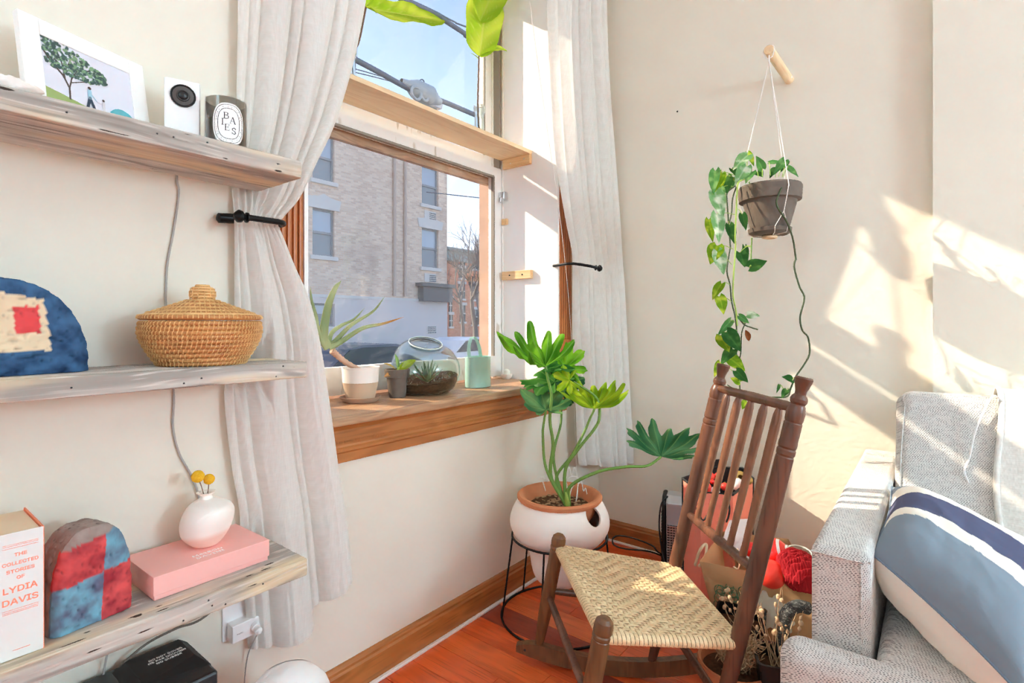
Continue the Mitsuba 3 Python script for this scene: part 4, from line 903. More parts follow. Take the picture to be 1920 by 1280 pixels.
for i in range(17):
    a = i * 2.4; el = .35 + .9 * (i / 17); d_ = V(math.cos(a) * math.cos(el), math.sin(a) * math.cos(el), math.sin(el)); L_ = .085 - .02 * (i % 3) * .8
    P = spline([sc0, sc0 + d_ * L_ * .5 + V(0, 0, .004), sc0 + d_ * L_ + V(0, 0, .014)], 9)
    part(su, 'leaf', tube(P, [.0075, .0085, .0088, .0082, .007, .0056, .004, .0024, .0006], 7, flat=.5), f'succ_{i % 2}' if f'succ_{i % 2}' in scene else plain(f'succ_{i % 2}', ((84, 116, 72), (112, 142, 96))[i % 2], .45), True)
# mint watering can
wc = V(at_y(896, 722, .150)[0], .150, ZS)
can = thing('watering_can', 'small mint green metal watering can with a tall loop handle', 'watering can')
def ov(r, z): return (r, z)
part(can, 'body', lathe([(0, .001), (.067, .001), (.0685, .003), (.0675, .006), (.0675, .130), (.069, .132), (.0675, .134), (.0655, .132), (.0655, .01), (0, .008)], 44, wc, .66), 'mint', 40)
hd_ = [wc + RT * r_ + FW * f_ + V(0, 0, z_) for r_, f_, z_ in ((.008, -.047, .048), (-.004, -.050, .062), (-.020, -.050, .09), (-.034, -.048, .135), (-.036, -.036, .18), (-.028, -.012, .214), (-.014, .012, .216), (.002, .030, .18), (.008, .038, .145), (.010, .040, .118))]
H = spline(hd_, 40); tt_ = np.gradient(H, axis=0); tt_ /= np.linalg.norm(tt_, axis=1, keepdims=True)
wd = unit(RT + .3 * FW) * .0075
nb_ = np.cross(tt_, wd); nb_ /= np.linalg.norm(nb_, axis=1, keepdims=True)
G = np.stack([H - wd + nb_ * .0012, H + wd + nb_ * .0012, H + wd - nb_ * .0012, H - wd - nb_ * .0012, H - wd + nb_ * .0012], 1)
part(can, 'handle', sheet(G), 'mint', 20)
# tiny white pot in the corner of the sill
tc = V(at_y(950, 711, .262)[0], .262, ZS)
tp_ = thing('tiny_pot', 'tiny round white pot with a pale ball cactus in the sill corner', 'pot')
part(tp_, 'pot', lathe([(0, 0), (.018, 0), (.027, .012), (.029, .024), (.0265, .0255), (0, .022)], 32, tc), 'ceramic', 40)
part(tp_, 'cactus', ball(tc + V(0, 0, .034), .016, 3), plain('pale_cactus', (232, 234, 224), .9), True)

# ================================================================ PLANT STAND, PLANTER, PHILODENDRON
pc = V(-.772, -.262, 0)
pa_ = at_d(1049, 1000, 2.10); pc = V(pa_[0], pa_[1], 0)
ps = thing('plant_stand', 'black wire plant stand with two rings holding the white planter', 'plant stand')
def ringpts(R, z, n=64): return [pc + V(R * math.cos(a), R * math.sin(a), z) for a in np.linspace(0, 2 * PI, n, endpoint=False)]
part(ps, 'upper_ring', tube(ringpts(.186, .318), .0042, 8, closed=True), 'black_metal', True)
part(ps, 'lower_ring', tube(ringpts(.228, .0045), .0042, 8, closed=True), 'black_metal', True)
for i in range(6):
    a = math.radians(196 + i * 60); part(ps, 'leg', cyl(pc + V(.186 * math.cos(a), .186 * math.sin(a), .318), pc + V(.228 * math.cos(a), .228 * math.sin(a), .005), .0036, sides=8), 'black_metal', True)
pt_ = thing('planter', 'white rounded two tier planter with a side opening in the wire stand', 'planter')
op = [(.0, .128), (.055, .131), (.090, .15), (.108, .19), (.116, .24), (.128, .285), (.158, .305), (.183, .335), (.1945, .368), (.191, .40), (.178, .432), (.164, .452), (.158, .457)]
ip = [(.152, .452), (.172, .43), (.184, .398), (.187, .37), (.176, .342), (.15, .318), (.11, .30), (.0, .295)]
pq = np.vstack([spline(np.c_[np.array(op), np.zeros(len(op))], 60)[:, :2], ip]); pq[0, 0] = 0
body = lathe(pq, 72)
body.vertices[:, 0] = body.vertices[:, 0]; body.merge_vertices(); body.update_faces(body.nondegenerate_faces())
hp = at_d(1108, 950, 1.98) - pc; hdir = unit(V(hp[0], hp[1], 0))
try:
    cut = trimesh.creation.icosphere(3, 1.0); cut.apply_scale(V(.045, .036, .036)); cut.apply_transform(frame((0, 0, 0), x=hdir, z=V(0, 0, 1), y=np.cross(V(0, 0, 1), hdir))); cut.apply_translation(hdir * .166 + V(0, 0, .432))
    if body.volume < 0: body.invert()
    b2 = from_m3(to_m3(body) - to_m3(cut))
    if len(b2.faces) > 100: body = b2
except Exception as e: print('cut failed', e)
body.apply_translation(pc); part(pt_, 'shell', body, 'ceramic', 35)
tcp = thing('terracotta_pot', 'terracotta bowl pot set inside the white planter', 'pot')
tcc = pc + V(0, 0, 0)
part(tcp, 'bowl', lathe([(0, .33), (.09, .34), (.135, .41), (.147, .452), (.160, .458), (.1665, .466), (.1665, .474), (.160, .480), (.148, .479), (.136, .468), (.122, .440), (.115, .425), (0, .42)], 64, tcc), 'terracotta', 40)
part(tcp, 'soil', lathe([(.121, .434), (.08, .441), (.04, .438), (0, .442)], 40, tcc), 'soil', True)
rg = random.Random(21); cb = []
for _ in range(90):
    a, R_ = rg.random() * 2 * PI, .112 * math.sqrt(rg.random()); q = tcc + V(R_ * math.cos(a), R_ * math.sin(a), .442)
    cb.append(tf(box(-.006, .006, -.004, .004, -.0016, .0016), axis_frame(q, (rg.uniform(-.5, .5), rg.uniform(-.5, .5), 1), (rg.random(), rg.random(), .1)) ))
part(tcp, 'bark_chips', cat(cb), plain('bark_chip', (168, 132, 98), .9), False, kind='stuff')
ph = thing('philodendron', 'philodendron with long bare stems and lobed green leaves in the terracotta bowl', 'plant')
PD = 2.09
def pp(px, py, d=PD): return at_d(px, py, d)
root = tcc + V(-.012, -.045, .44)
def lobed(base, d, n, R, spans, seed, cup=.25, droop=.2, lobes=9, deep=.55, colr=((52, 104, 40), (96, 152, 52)), wide=2.45, name='leaf', elong=1.0):
    d = unit(d); n = unit(np.asarray(n, float) - d * np.dot(d, n)); b = np.cross(n, d)
    nr, na = 16, 150
    th = np.linspace(-wide, wide, na); rng = np.random.RandomState(seed)
    cen = np.linspace(-wide * .93, wide * .93, lobes) + rng.uniform(-.25, .25, lobes) * wide / lobes; Lk = (np.interp(np.abs(cen), [0, 1.0, 1.8, 2.5], [1.0, .92, .74, .55])) * (1 + rng.uniform(-.1, .1, lobes)) * np.where(np.cos(cen) > 0, 1 + (elong - 1) * np.cos(cen) ** 2, 1)
    wk_ = (2 * wide / lobes) * .5
    r = np.zeros(na)
    for c_, l_ in zip(cen, Lk): r = np.maximum(r, l_ * (1 - deep * np.clip(np.abs(th - c_) / wk_, 0, 1.4) ** 2.1))
    r = np.maximum(r, .42 * np.interp(np.abs(th), [0, 2.5], [1, .7])) * R * (1 + .025 * np.sin(th * 31 + seed) + .02 * np.sin(th * 47))
    q = np.linspace(0, 1, nr)[:, None] ** .85
    rad = q * r[None, :]
    lob = np.min(np.abs(th[:, None] - cen[None]), 1) / wk_
    x, y = rad * np.cos(th), rad * np.sin(th)
    rr_ = rad / R
    z = cup * R * rr_ ** 1.5 * (.35 + .65 * np.abs(np.sin(th * .8))) - droop * R * rr_ ** 3 + .05 * R * q * np.cos(lob * PI) * .8 + .045 * R * np.sin(rr_ * 9 + th * 4 + seed) * q + .03 * R * np.sin(th * 13 + seed) * q ** 2
    P = np.asarray(base) + x[..., None] * d + y[..., None] * b + z[..., None] * n
    vein = (np.exp(-(lob / .09) ** 2)[None, :] * np.ones((nr, 1))).ravel()
    k = np.clip(.5 + .5 * np.sin(rr_ * 6 + th * 4 + seed), 0, 1).ravel()
    col = tint(0, srgb(*colr[0]), srgb(*colr[1]), k); col = col * (1 - .45 * vein[:, None]) + np.array(srgb(150, 190, 110)) * .45 * vein[:, None]
    part(ph, name, sheet(P), 'leaf', True, color=col)
def loc(r, u, f): return RT * r + V(0, 0, 1) * u + FW * f
G_lit, G_mid, G_dark, G_yel = ((84, 148, 30), (130, 190, 50)), ((48, 108, 44), (82, 140, 64)), ((40, 86, 52), (76, 122, 84)), ((150, 190, 36), (196, 216, 60))  # leaf greens; the lit ones carry light from behind in their colour
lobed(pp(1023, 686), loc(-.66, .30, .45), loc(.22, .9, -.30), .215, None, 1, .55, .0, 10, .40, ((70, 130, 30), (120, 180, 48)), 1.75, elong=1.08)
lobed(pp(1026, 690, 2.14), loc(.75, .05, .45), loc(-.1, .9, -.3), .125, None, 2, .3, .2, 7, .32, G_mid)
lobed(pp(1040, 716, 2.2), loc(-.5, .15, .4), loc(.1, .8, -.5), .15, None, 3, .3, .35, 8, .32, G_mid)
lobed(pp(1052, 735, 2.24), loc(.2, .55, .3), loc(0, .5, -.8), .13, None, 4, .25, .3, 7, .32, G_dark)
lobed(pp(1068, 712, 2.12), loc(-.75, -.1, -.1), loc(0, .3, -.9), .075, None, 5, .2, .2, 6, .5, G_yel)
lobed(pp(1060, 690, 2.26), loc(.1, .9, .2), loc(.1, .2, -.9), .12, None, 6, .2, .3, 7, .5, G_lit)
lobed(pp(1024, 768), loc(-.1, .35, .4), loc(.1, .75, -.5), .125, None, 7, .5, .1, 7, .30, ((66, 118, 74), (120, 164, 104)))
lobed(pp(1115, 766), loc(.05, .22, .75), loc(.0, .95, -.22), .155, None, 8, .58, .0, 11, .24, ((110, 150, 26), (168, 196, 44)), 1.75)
lobed(pp(1240, 856, 2.05), loc(.30, .36, .6), loc(-.05, .85, -.42), .165, None, 9, .5, .08, 9, .27, ((52, 104, 66), (92, 142, 96)), 1.8)
def petiole(pts, r, mt='stem'): part(ph, 'petiole', tube(spline(pts, 40), np.linspace(r * 1.5, r, 40), 8), mt, True)
petiole([root, pp(1033, 893), pp(1037, 834), pp(1031, 788), pp(1034, 741), pp(1027, 709), pp(1023, 686)], .0052)
petiole([root + V(-.006, 0, 0), pp(1025, 881), pp(1018, 819), pp(1020, 790), pp(1024, 768)], .0042)
petiole([root + V(.004, 0, 0), pp(1043, 897), pp(1072, 854), pp(1095, 811), pp(1106, 785), pp(1115, 766)], .0042)
petiole([root + V(.002, .01, 0), pp(1060, 881), pp(1084, 842), pp(1115, 803), pp(1124, 780), pp(1118, 745, 2.14), pp(1075, 715, 2.14)], .0046)
petiole([root + V(.008, -.004, 0), pp(1068, 913, 2.06), pp(1119, 885, 2.05), pp(1173, 875, 2.05), pp(1213, 873, 2.05), pp(1240, 856, 2.05)], .0048)
petiole([root + V(0, .01, 0), pp(1038, 860, 2.12), pp(1052, 790, 2.2), pp(1050, 735, 2.22)], .0040)
part(ph, 'crown', cat([turned(root - V(0, 0, .005), root + V(.01 * i - .015, 0, .06), [(0, .011), (.5, .008), (1, .002)], 10) for i in range(4)]), 'stem_light', True)
wt = thing('wire_trellis', 'white bent wire ornament pushed into the soil of the terracotta bowl', 'trellis')
def wire(pts): part(wt, 'wire', tube(spline(pts, 60), .0021, 6), 'white_cord', True)
wd_ = 2.16
wire([pp(1068, 940, wd_), pp(1062, 905, wd_)] + [pp(1062 + 5 * i, (876 if i % 2 else 892), wd_) for i in range(5)] + [pp(1084, 900, wd_), pp(1072, 915, wd_), pp(1066, 942, wd_)])
wire([pp(1082, 938, wd_), pp(1084, 905, wd_)] + [pp(1086 + 4.0 * i, 900 + 7.0 * i + (-6 if i % 2 else 6), wd_) for i in range(5)] + [pp(1102, 925, wd_), pp(1103, 930, wd_), pp(1098, 942, wd_)])
wire([pp(1023, 920, 2.12), pp(1018, 903, 2.12), pp(1015, 896, 2.12), pp(1020, 896, 2.12), pp(1026, 902, 2.12), pp(1022, 884, 2.12), pp(1026, 884, 2.12), pp(1031, 900, 2.12)])
wire([pp(1058, 938, 2.1), pp(1060, 910, 2.1), pp(1066, 896, 2.1), pp(1076, 893, 2.1), pp(1084, 900, 2.1), pp(1080, 940, 2.1)])

# ================================================================ HANGING PLANTER ON ITS PEG
TIP = V(-.352, -.931, 2.184); ROOT_ = V(0, -.931, 2.198)
pe = thing('wall_peg', 'round wooden dowel peg sticking out of the wall above the hanging planter', 'peg')
pgv = unit(ROOT_ - TIP)
part(pe, 'dowel', turned(TIP - pgv * .012, ROOT_, [(0, 0), (.0, .0165), (.006, .0178), (1, .0178)], 28), 'pine_x', 35)
part(pe, 'dowel_pin', tf(lathe([(.004, 0), (.0055, .001), (.0055, .002), (.003, .002)], 14), axis_frame(TIP * .12 + ROOT_ * .88 + V(0, -.017, -.004), (0, -1, -.3))), 'white_cord', 30)
HC = V(TIP[0] + .005, -.931, 0); HD = float((HC - CAM) @ FW)
zr = 1.15 + (605 - 350) / FOC * HD; zl = 1.15 + (605 - 441) / FOC * HD
hp_ = thing('hanging_pot', 'dark clay pot hanging from white strings below the wooden peg', 'pot')
RR = .112; hh = zr - zl
part(hp_, 'pot', lathe([(0, .012), (RR * .54, .012), (RR * .58, .016), (RR * .845, hh * .68), (RR * .97, hh * .70), (RR, hh * .965), (RR * .97, hh * 1.0), (RR * .90, hh * .99), (RR * .87, hh * .72), (0, hh * .7)], 56, HC + V(0, 0, zl)), 'dark_clay', 30)
part(hp_, 'soil', lathe([(RR * .89, hh * .9), (RR * .4, hh * .93), (0, hh * .92)], 24, HC + V(0, 0, zl)), 'soil', True)
hs = thing('saucer', 'dark clay saucer tied under the hanging pot', 'saucer')
part(hs, 'dish', lathe([(0, 0), (RR * .55, 0), (RR * .6, .004), (RR * .665, .010), (RR * .685, .024), (RR * .65, .025), (RR * .6, .011), (0, .010)], 48, HC + V(0, 0, zl)), 'dark_clay', 30)
wr = thing('wooden_ring', 'small wooden ring knotted under the hanging pot', 'ring')
part(wr, 'ring', tube([HC + V(.022 * math.cos(a), .022 * math.sin(a), zl - .007) for a in np.linspace(0, 2 * PI, 28, endpoint=False)], .0062, 8, closed=True), 'pine_x', True)
hg = thing('rope_sling', 'white string sling carrying the dark hanging pot from the peg', 'cord')
topk = TIP + V(-.004, 0, -.045)
part(hg, 'loop', tube([TIP + V(-.006, .0193 * math.cos(a), .0193 * math.sin(a) - (.012 if math.sin(a) < -.5 else 0)) for a in np.linspace(0, 2 * PI, 24, endpoint=False)], .002, 6, closed=True), 'white_cord', True)
part(hg, 'knot', tube([TIP + V(-.006, 0, -.019), topk], .0028, 6), 'white_cord', True)
def rim(a, f=1.02, z=None): return HC + V(RR * f * math.cos(a), RR * f * math.sin(a), (zr - .004) if z is None else z)
aF = math.atan2(CAM[1] - HC[1], CAM[0] - HC[0])
for a in (aF + .55, aF - 1.75, aF + 2.6):
    kn_ = HC + V(RR * .80 * math.cos(a), RR * .80 * math.sin(a), zl + hh * .40)
    part(hg, 'string', tube(spline([topk, topk * .5 + rim(a) * .5, rim(a), rim(a, 1.03, zr - .03), kn_], 24)[:], .0017, 6), 'white_cord', True)
    for e in (-.32, .32):
        part(hg, 'string', tube([kn_, HC + V(RR * .70 * math.cos(a + e), RR * .70 * math.sin(a + e), zl + .022), HC + V(RR * .66 * math.cos(a + e), RR * .66 * math.sin(a + e), zl + .002), HC + V(.02 * math.cos(a), .02 * math.sin(a), zl - .003)], .0015, 6), 'white_cord', True)
po = thing('pothos', 'trailing pothos vine spilling from the dark hanging pot', 'plant')
def A6(x, y, dd=0.0): return at_d(1300 + x / 5.3333, 260 + y / 5.3333, HD + dd)
def A4(x, y, dd=0.0): return at_d(1280 + x / 3.656, 430 + y / 3.656, HD + dd)
def vine(pts, r, mt): part(po, 'vine', tube(spline(pts, 70), r, 7), mt, True)
vine([A6(520, 400, -.05), A6(450, 440, -.1), A6(435, 560, -.1), A6(430, 700, -.1), A6(418, 950, -.09), A4(362, 130, -.08), A4(350, 300, -.08), A4(345, 450, -.07), A4(365, 560, -.06), A4(374, 660, -.05)], .0030, 'stem_light')
vine([A6(420, 470, -.03), A6(338, 540, -.03), A6(338, 640, -.03), A6(352, 830, -.02), A6(368, 1050, -.02), A4(325, 130, -.02), A4(303, 280, -.02), A4(325, 380, -.02), A4(335, 490, -.02), A4(360, 600, -.02), A4(370, 700, -.02), A4(368, 830, -.02), A4(375, 930, -.02), A4(390, 1060, -.02), A4(394, 1115, -.02)], .0028, 'stem_dark')
vine([A6(430, 480, .0), A6(392, 600, .0), A6(382, 740, .0), A6(352, 870, -.01)], .0026, 'stem_dark')
vine([A6(560, 430, .06), A6(585, 800, .09), A6(584, 1020, .06), A6(576, 1200, .05), A4(470, 250, .05)], .0026, 'stem')
vine([A6(900, 440, -.1), A6(870, 520, -.11), A6(832, 620, -.105), A6(850, 700, -.1), A6(930, 820, -.08), A6(995, 1000, -.06), A6(1025, 1200, -.05), A4(775, 205, -.05), A4(765, 260, -.05), A4(800, 390, -.05), A4(835, 470, -.05), A4(805, 600, -.05), A4(820, 690, -.05), A4(860, 740, -.05), A4(870, 850, -.05), A4(830, 930, -.05), A4(775, 1010, -.05), A4(740, 1090, -.05), A4(715, 1145, -.05), A4(615, 1150, -.04)], .0032, 'stem_dark')
vine([A4(372, 590, -.05), A4(420, 650, -.05), A4(470, 672, -.05), A4(515, 686, -.05)], .0026, 'stem_dark')
vine([A4(430, 640, -.04), A4(405, 710, -.04), A4(398, 850, -.04), A4(378, 900, -.03)], .0022, 'stem_dark')
vine([A4(305, 1065, -.02), A4(340, 1085, -.02), A4(392, 1110, -.02)], .0018, 'stem_dark')
VG, YG, DG, MG = ((120, 168, 110), (226, 236, 214)), ((110, 150, 36), (190, 206, 72)), ((52, 96, 48), (82, 128, 66)), ((84, 140, 76), (136, 180, 112))
def pleaf(b_, t_, W_, cols, vine_pt=None, seed=0, nrm=None, droop=.35):
    b_, t_ = np.asarray(b_), np.asarray(t_); L = np.linalg.norm(t_ - b_)
    rs = np.random.RandomState(seed); nrm = loc(-.3 + rs.uniform(-.35, .35), .35 + rs.uniform(-.2, .3), -.8) if nrm is None else nrm
    me, s, t = leaf_mesh(b_, t_ - b_, nrm, L * 1.04, W_ / FOC * HD * 1.15, 'heart', .22, droop, 17, 11, rs.uniform(-.25, .25), .01, .002, seed)
    p = me.vertices * 42
    k = np.clip((meshkit.fbm(p + seed * 7, 3, seed) - .50) * 5 + .1 * rs.uniform(-1, 1), 0, 1)
    k = np.clip(k + .35 * np.exp(-(t / .08) ** 2), 0, 1)
    part(po, 'leaf', me, 'leaf', True, color=tint(0, srgb(*cols[0]), srgb(*cols[1]), k))
    if vine_pt is not None: part(po, 'petiole', tube(spline([np.asarray(vine_pt), (np.asarray(vine_pt) + b_) / 2 + V(0, 0, .006), b_], 12), .0013, 6), 'stem_light', True)
L6 = [((545, 165), (405, 280), 22, VG, (530, 390), -.04), ((545, 140), (606, 255), 11, YG, (530, 390), .0), ((690, 300), (640, 180), 15, MG, (690, 380), .0), ((760, 240), (905, 225), 10, MG, (770, 370), .04), ((915, 215), (820, 330), 15, MG, (850, 380), -.05),
      ((945, 285), (1050, 365), 10, MG, (900, 380), -.02), ((530, 275), (430, 440), 22, VG, (520, 400), -.06), ((590, 330), (520, 420), 16, MG, (560, 410), -.07), ((385, 300), (440, 360), 12, DG, (470, 400), -.02), ((220, 320), (190, 530), 18, MG, (490, 400), -.1),
      ((285, 345), (210, 530), 14, YG, (460, 430), -.08), ((300, 360), (260, 520), 12, YG, (450, 440), -.06), ((330, 380), (330, 530), 20, DG, (440, 450), -.04), ((215, 530), (308, 770), 25, VG, (330, 570), -.09), ((275, 490), (300, 620), 12, MG, (400, 480), -.08), ((235, 755), (270, 1020), 22, VG, (420, 760), -.1), ((158, 810), (188, 1015), 15, YG, (240, 750), -.08),
      ((490, 755), (525, 900), 13, DG, (430, 700), -.05), ((360, 860), (415, 1030), 16, DG, (350, 830), -.03), ((640, 330), (690, 370), 14, DG, (650, 385), .03), ((830, 300), (770, 370), 14, DG, (820, 385), .03), ((290, 520), (270, 440), 12, DG, None, .03), ((420, 400), (350, 500), 14, DG, (460, 430), .02), ((930, 230), (880, 310), 12, DG, (890, 380), .04)]
for i, (b_, t_, W_, c_, vp, dd) in enumerate(L6): pleaf(A6(*b_, dd), A6(*t_, dd - .03), W_, c_, A6(*vp, -.04) if vp else None, i)
L4 = [((236, 112), (190, 226), 26, YG, (345, 135), -.08), ((240, 150), (286, 300), 22, VG, (335, 240), -.09), ((392, 158), (432, 252), 20, DG, (470, 110), .03), ((425, 118), (445, 242), 11, DG, (470, 125), .05), ((458, 262), (577, 208), 24, DG, (470, 250), .04), ((266, 372), (200, 470), 17, YG, (325, 378), -.05), ((250, 460), (290, 574), 20, YG, (335, 495), -.07),
      ((445, 585), (528, 590), 13, VG, (420, 650), -.05), ((385, 592), (458, 640), 11, MG, (425, 660), -.05), ((330, 625), (250, 718), 13, MG, (360, 640), -.03), ((262, 725), (318, 838), 22, YG, (360, 690), -.05), ((300, 705), (405, 828), 26, DG, (372, 690), -.07), ((345, 822), (262, 915), 20, DG, (368, 830), -.05), ((320, 880), (434, 966), 22, YG, (370, 860), -.03), ((255, 910), (215, 1005), 12, YG, (340, 970), -.01),
      ((368, 968), (448, 1048), 16, DG, (380, 960), -.05), ((392, 1045), (338, 1020), 13, YG, (390, 1040), -.03), ((300, 1150), (290, 1180), 7, MG, None, 0), ((440, 1180), (410, 1225), 14, YG, (394, 1115), 0), ((752, 1032), (694, 1005), 14, DG, (770, 1020), -.06), ((662, 1065), (648, 1115), 5, DG, (690, 1095), -.05), ((712, 1100), (682, 1148), 11, DG, (735, 1100), -.06)]
for i, (b_, t_, W_, c_, vp, dd) in enumerate(L4): pleaf(A4(*b_, dd), A4(*t_, dd - .02), W_, c_, A4(*vp, -.04) if vp else None, 50 + i)
me, s, t = leaf_mesh(A4(430, 690, -.05), A4(460, 772, -.05) - A4(430, 690, -.05), loc(-.2, .2, -.9), .045, .02, 'oval', .8, .3, 10, 7)
part(po, 'dry_leaf', me, 'leaf', True, color=np.tile(srgb(140, 84, 52), (len(me.vertices), 1)), label='curled brown dead leaf')

# ================================================================ ROCKING CHAIR
ch = thing('rocking_chair', 'dark turned wood rocking chair with a woven splint seat', 'rocking chair')
lean = V(.433, -.9, 0) * .228
BL, BR = V(-.89, -.775, .38), V(-1.18, -1.05, .38)
def bp(B_, z): return B_ + lean * (z - B_[2]) + V(0, 0, z - B_[2])
postprof = [(0, .0125), (.05, .0155), (.1, .018), (.30, .0205), (.335, .0208), (.337, .0198), (.341, .0198), (.343, .0208), (.55, .0212), (.72, .0205), (.795, .0205), (.80, .0188), (.806, .0188), (.81, .0212), (.822, .0212), (.826, .0188), (.832, .0188), (.836, .021), (.85, .0206), (.88, .021), (.915, .0205), (.919, .0185), (.923, .0195), (.938, .0215), (.948, .0195), (.955, .0135), (.958, .0135), (.966, .0185), (.974, .0175), (.979, .0125), (.983, .0125), (.995, .0185), (1.0, .0205)]
top_prof = [(0, .012), (.06, .016), (.33, .0205), (.336, .0195), (.342, .0205), (.6, .0208), (.80, .0205), (.803, .0188), (.808, .0212), (.818, .0212), (.822, .0188), (.827, .0212), (.836, .0212), (.84, .0205), (.885, .0205), (.888, .0188), (.893, .0205), (.912, .0215), (.928, .018), (.932, .0155), (.938, .019), (.946, .0195), (.953, .0165), (.957, .0125), (.965, .0128), (.985, .0185), (.996, .0205), (1, .018), (1, 0)]
ZT_ = 1.02
for B_ in (BL, BR): part(ch, 'back_post', turned(bp(B_, .058), bp(B_, ZT_), top_prof, 28), 'chair_wood', 25)
FLt, FRt = V(-1.052, -.442, .44), V(-1.408, -.806, .44)
FLb, FRb = V(-1.084, -.377, .058), V(-1.440, -.741, .058)
fprof = [(0, .0125), (.08, .016), (.3, .0215), (.45, .0225), (.452, .0215), (.458, .0225), (.7, .0225), (.86, .0225), (.865, .0212), (.875, .0235), (.89, .0235), (.9, .0215), (.91, .0235), (.94, .024), (.975, .0215), (.995, .014), (1, .0)]
for a, b in ((FLb, FLt), (FRb, FRt)): part(ch, 'front_post', turned(a, b + V(0, 0, .004), fprof, 24), 'rocker_wood', 25)
def rail(a, b, r, nm): part(ch, nm, turned(a, b, [(0, r * .75), (.12, r), (.5, r * 1.12), (.88, r), (1, r * .75)], 16), 'chair_wood', 30)
mixp = lambda a, b, t: a + (b - a) * t
rail(bp(BL, .945), bp(BR, .945), .0125, 'top_rail')
rail(bp(BL, .545), bp(BR, .545), .0120, 'lower_rail')
for i in range(5):
    t = (i + 1) / 6
    a, b = mixp(bp(BL, .545), bp(BR, .545), t), mixp(bp(BL, .945), bp(BR, .945), t)
    part(ch, 'spindle', turned(a, b - (b - a) * .01, [(0, .008), (.04, .0095), (.1, .0085), (.35, .0100), (.6, .0112), (.85, .0118), (.94, .0112), (.975, .008), (1, .006)], 16), 'spindle_wood', 30)
fz = lambda P, Q, z: P + (Q - P) * (z - P[2]) / (Q[2] - P[2])
rail(fz(FLb, FLt, .235), fz(FRb, FRt, .235), .0105, 'stretcher')
rail(fz(FLb, FLt, .25), bp(BL, .25), .0105, 'stretcher'); rail(fz(FRb, FRt, .25), bp(BR, .25), .0105, 'stretcher')
rail(bp(BL, .21), bp(BR, .21), .0105, 'stretcher')
# rockers
for F_, B_ in ((FLb, bp(BL, .058)), (FRb, bp(BR, .058))):
    dr_ = unit(V(B_[0] - F_[0], B_[1] - F_[1], 0)); Lr = np.linalg.norm((B_ - F_)[:2]); sd = np.cross(V(0, 0, 1), dr_) * .0135
    o_ = V(F_[0], F_[1], 0); mid = Lr * .55; Rk = 1.05
    xs = np.linspace(-.075, Lr + .21, 40); lo = Rk - np.sqrt(Rk ** 2 - (xs - mid) ** 2) + .001
    hi = lo + .050; hi[:6] -= np.linspace(.030, 0, 6) ** 1.0 * np.linspace(1, .2, 6); hi[-5:] -= np.linspace(0, .02, 5)
    A_ = np.stack([o_ + dr_ * x + V(0, 0, z) for x, z in zip(xs, lo)]); B2 = np.stack([o_ + dr_ * x + V(0, 0, z) for x, z in zip(xs, hi)])
    G = np.stack([A_ - sd, A_ + sd, B2 + sd, B2 - sd, A_ - sd], 1); m = sheet(G)
    caps = tm(np.vstack([G[0, :4], G[-1, :4]]), [[0, 1, 2, 3], [7, 6, 5, 4]])
    key = part(ch, 'rocker', cat(m, caps), 'rocker_wood', 35)
    e_ = o_ + dr_ * (-.045) + V(0, 0, lo[3] + .022)
    part(key, 'peg_hole', cat([cyl(e_ - sd * 1.03, e_ + sd * 1.03, .0045, sides=10)]), 'ink', 30)
# woven seat: splint strands in a two-over-two-under twill
zf, zb2 = .408, .378
C00, C10 = V(FLt[0], FLt[1], zf) + V(-.004, .004, 0), V(FRt[0], FRt[1], zf) + V(-.004, .004, 0)       # front left, front right
C01, C11 = V(BL[0], BL[1], zb2), V(BR[0], BR[1], zb2)
def seatpt(u, v, dz=0):            # u: from the left side to the right side, v: from front to back
    P = (1 - u) * (1 - v) * C00 + u * (1 - v) * C10 + (1 - u) * v * C01 + u * v * C11
    return P + V(0, 0, dz - .014 * math.sin(PI * u) * math.sin(PI * v))
for a, b, nm in ((C00, C10, 'seat_rail'), (C01, C11, 'seat_rail'), (C00, C01, 'seat_rail'), (C10, C11, 'seat_rail')):
    part(ch, nm, cyl(a - V(0, 0, .013), b - V(0, 0, .013), .0118, sides=14), 'chair_wood', 30)
NU, NV = 42, 32
def tri(i): return abs(i % 16 - 8)
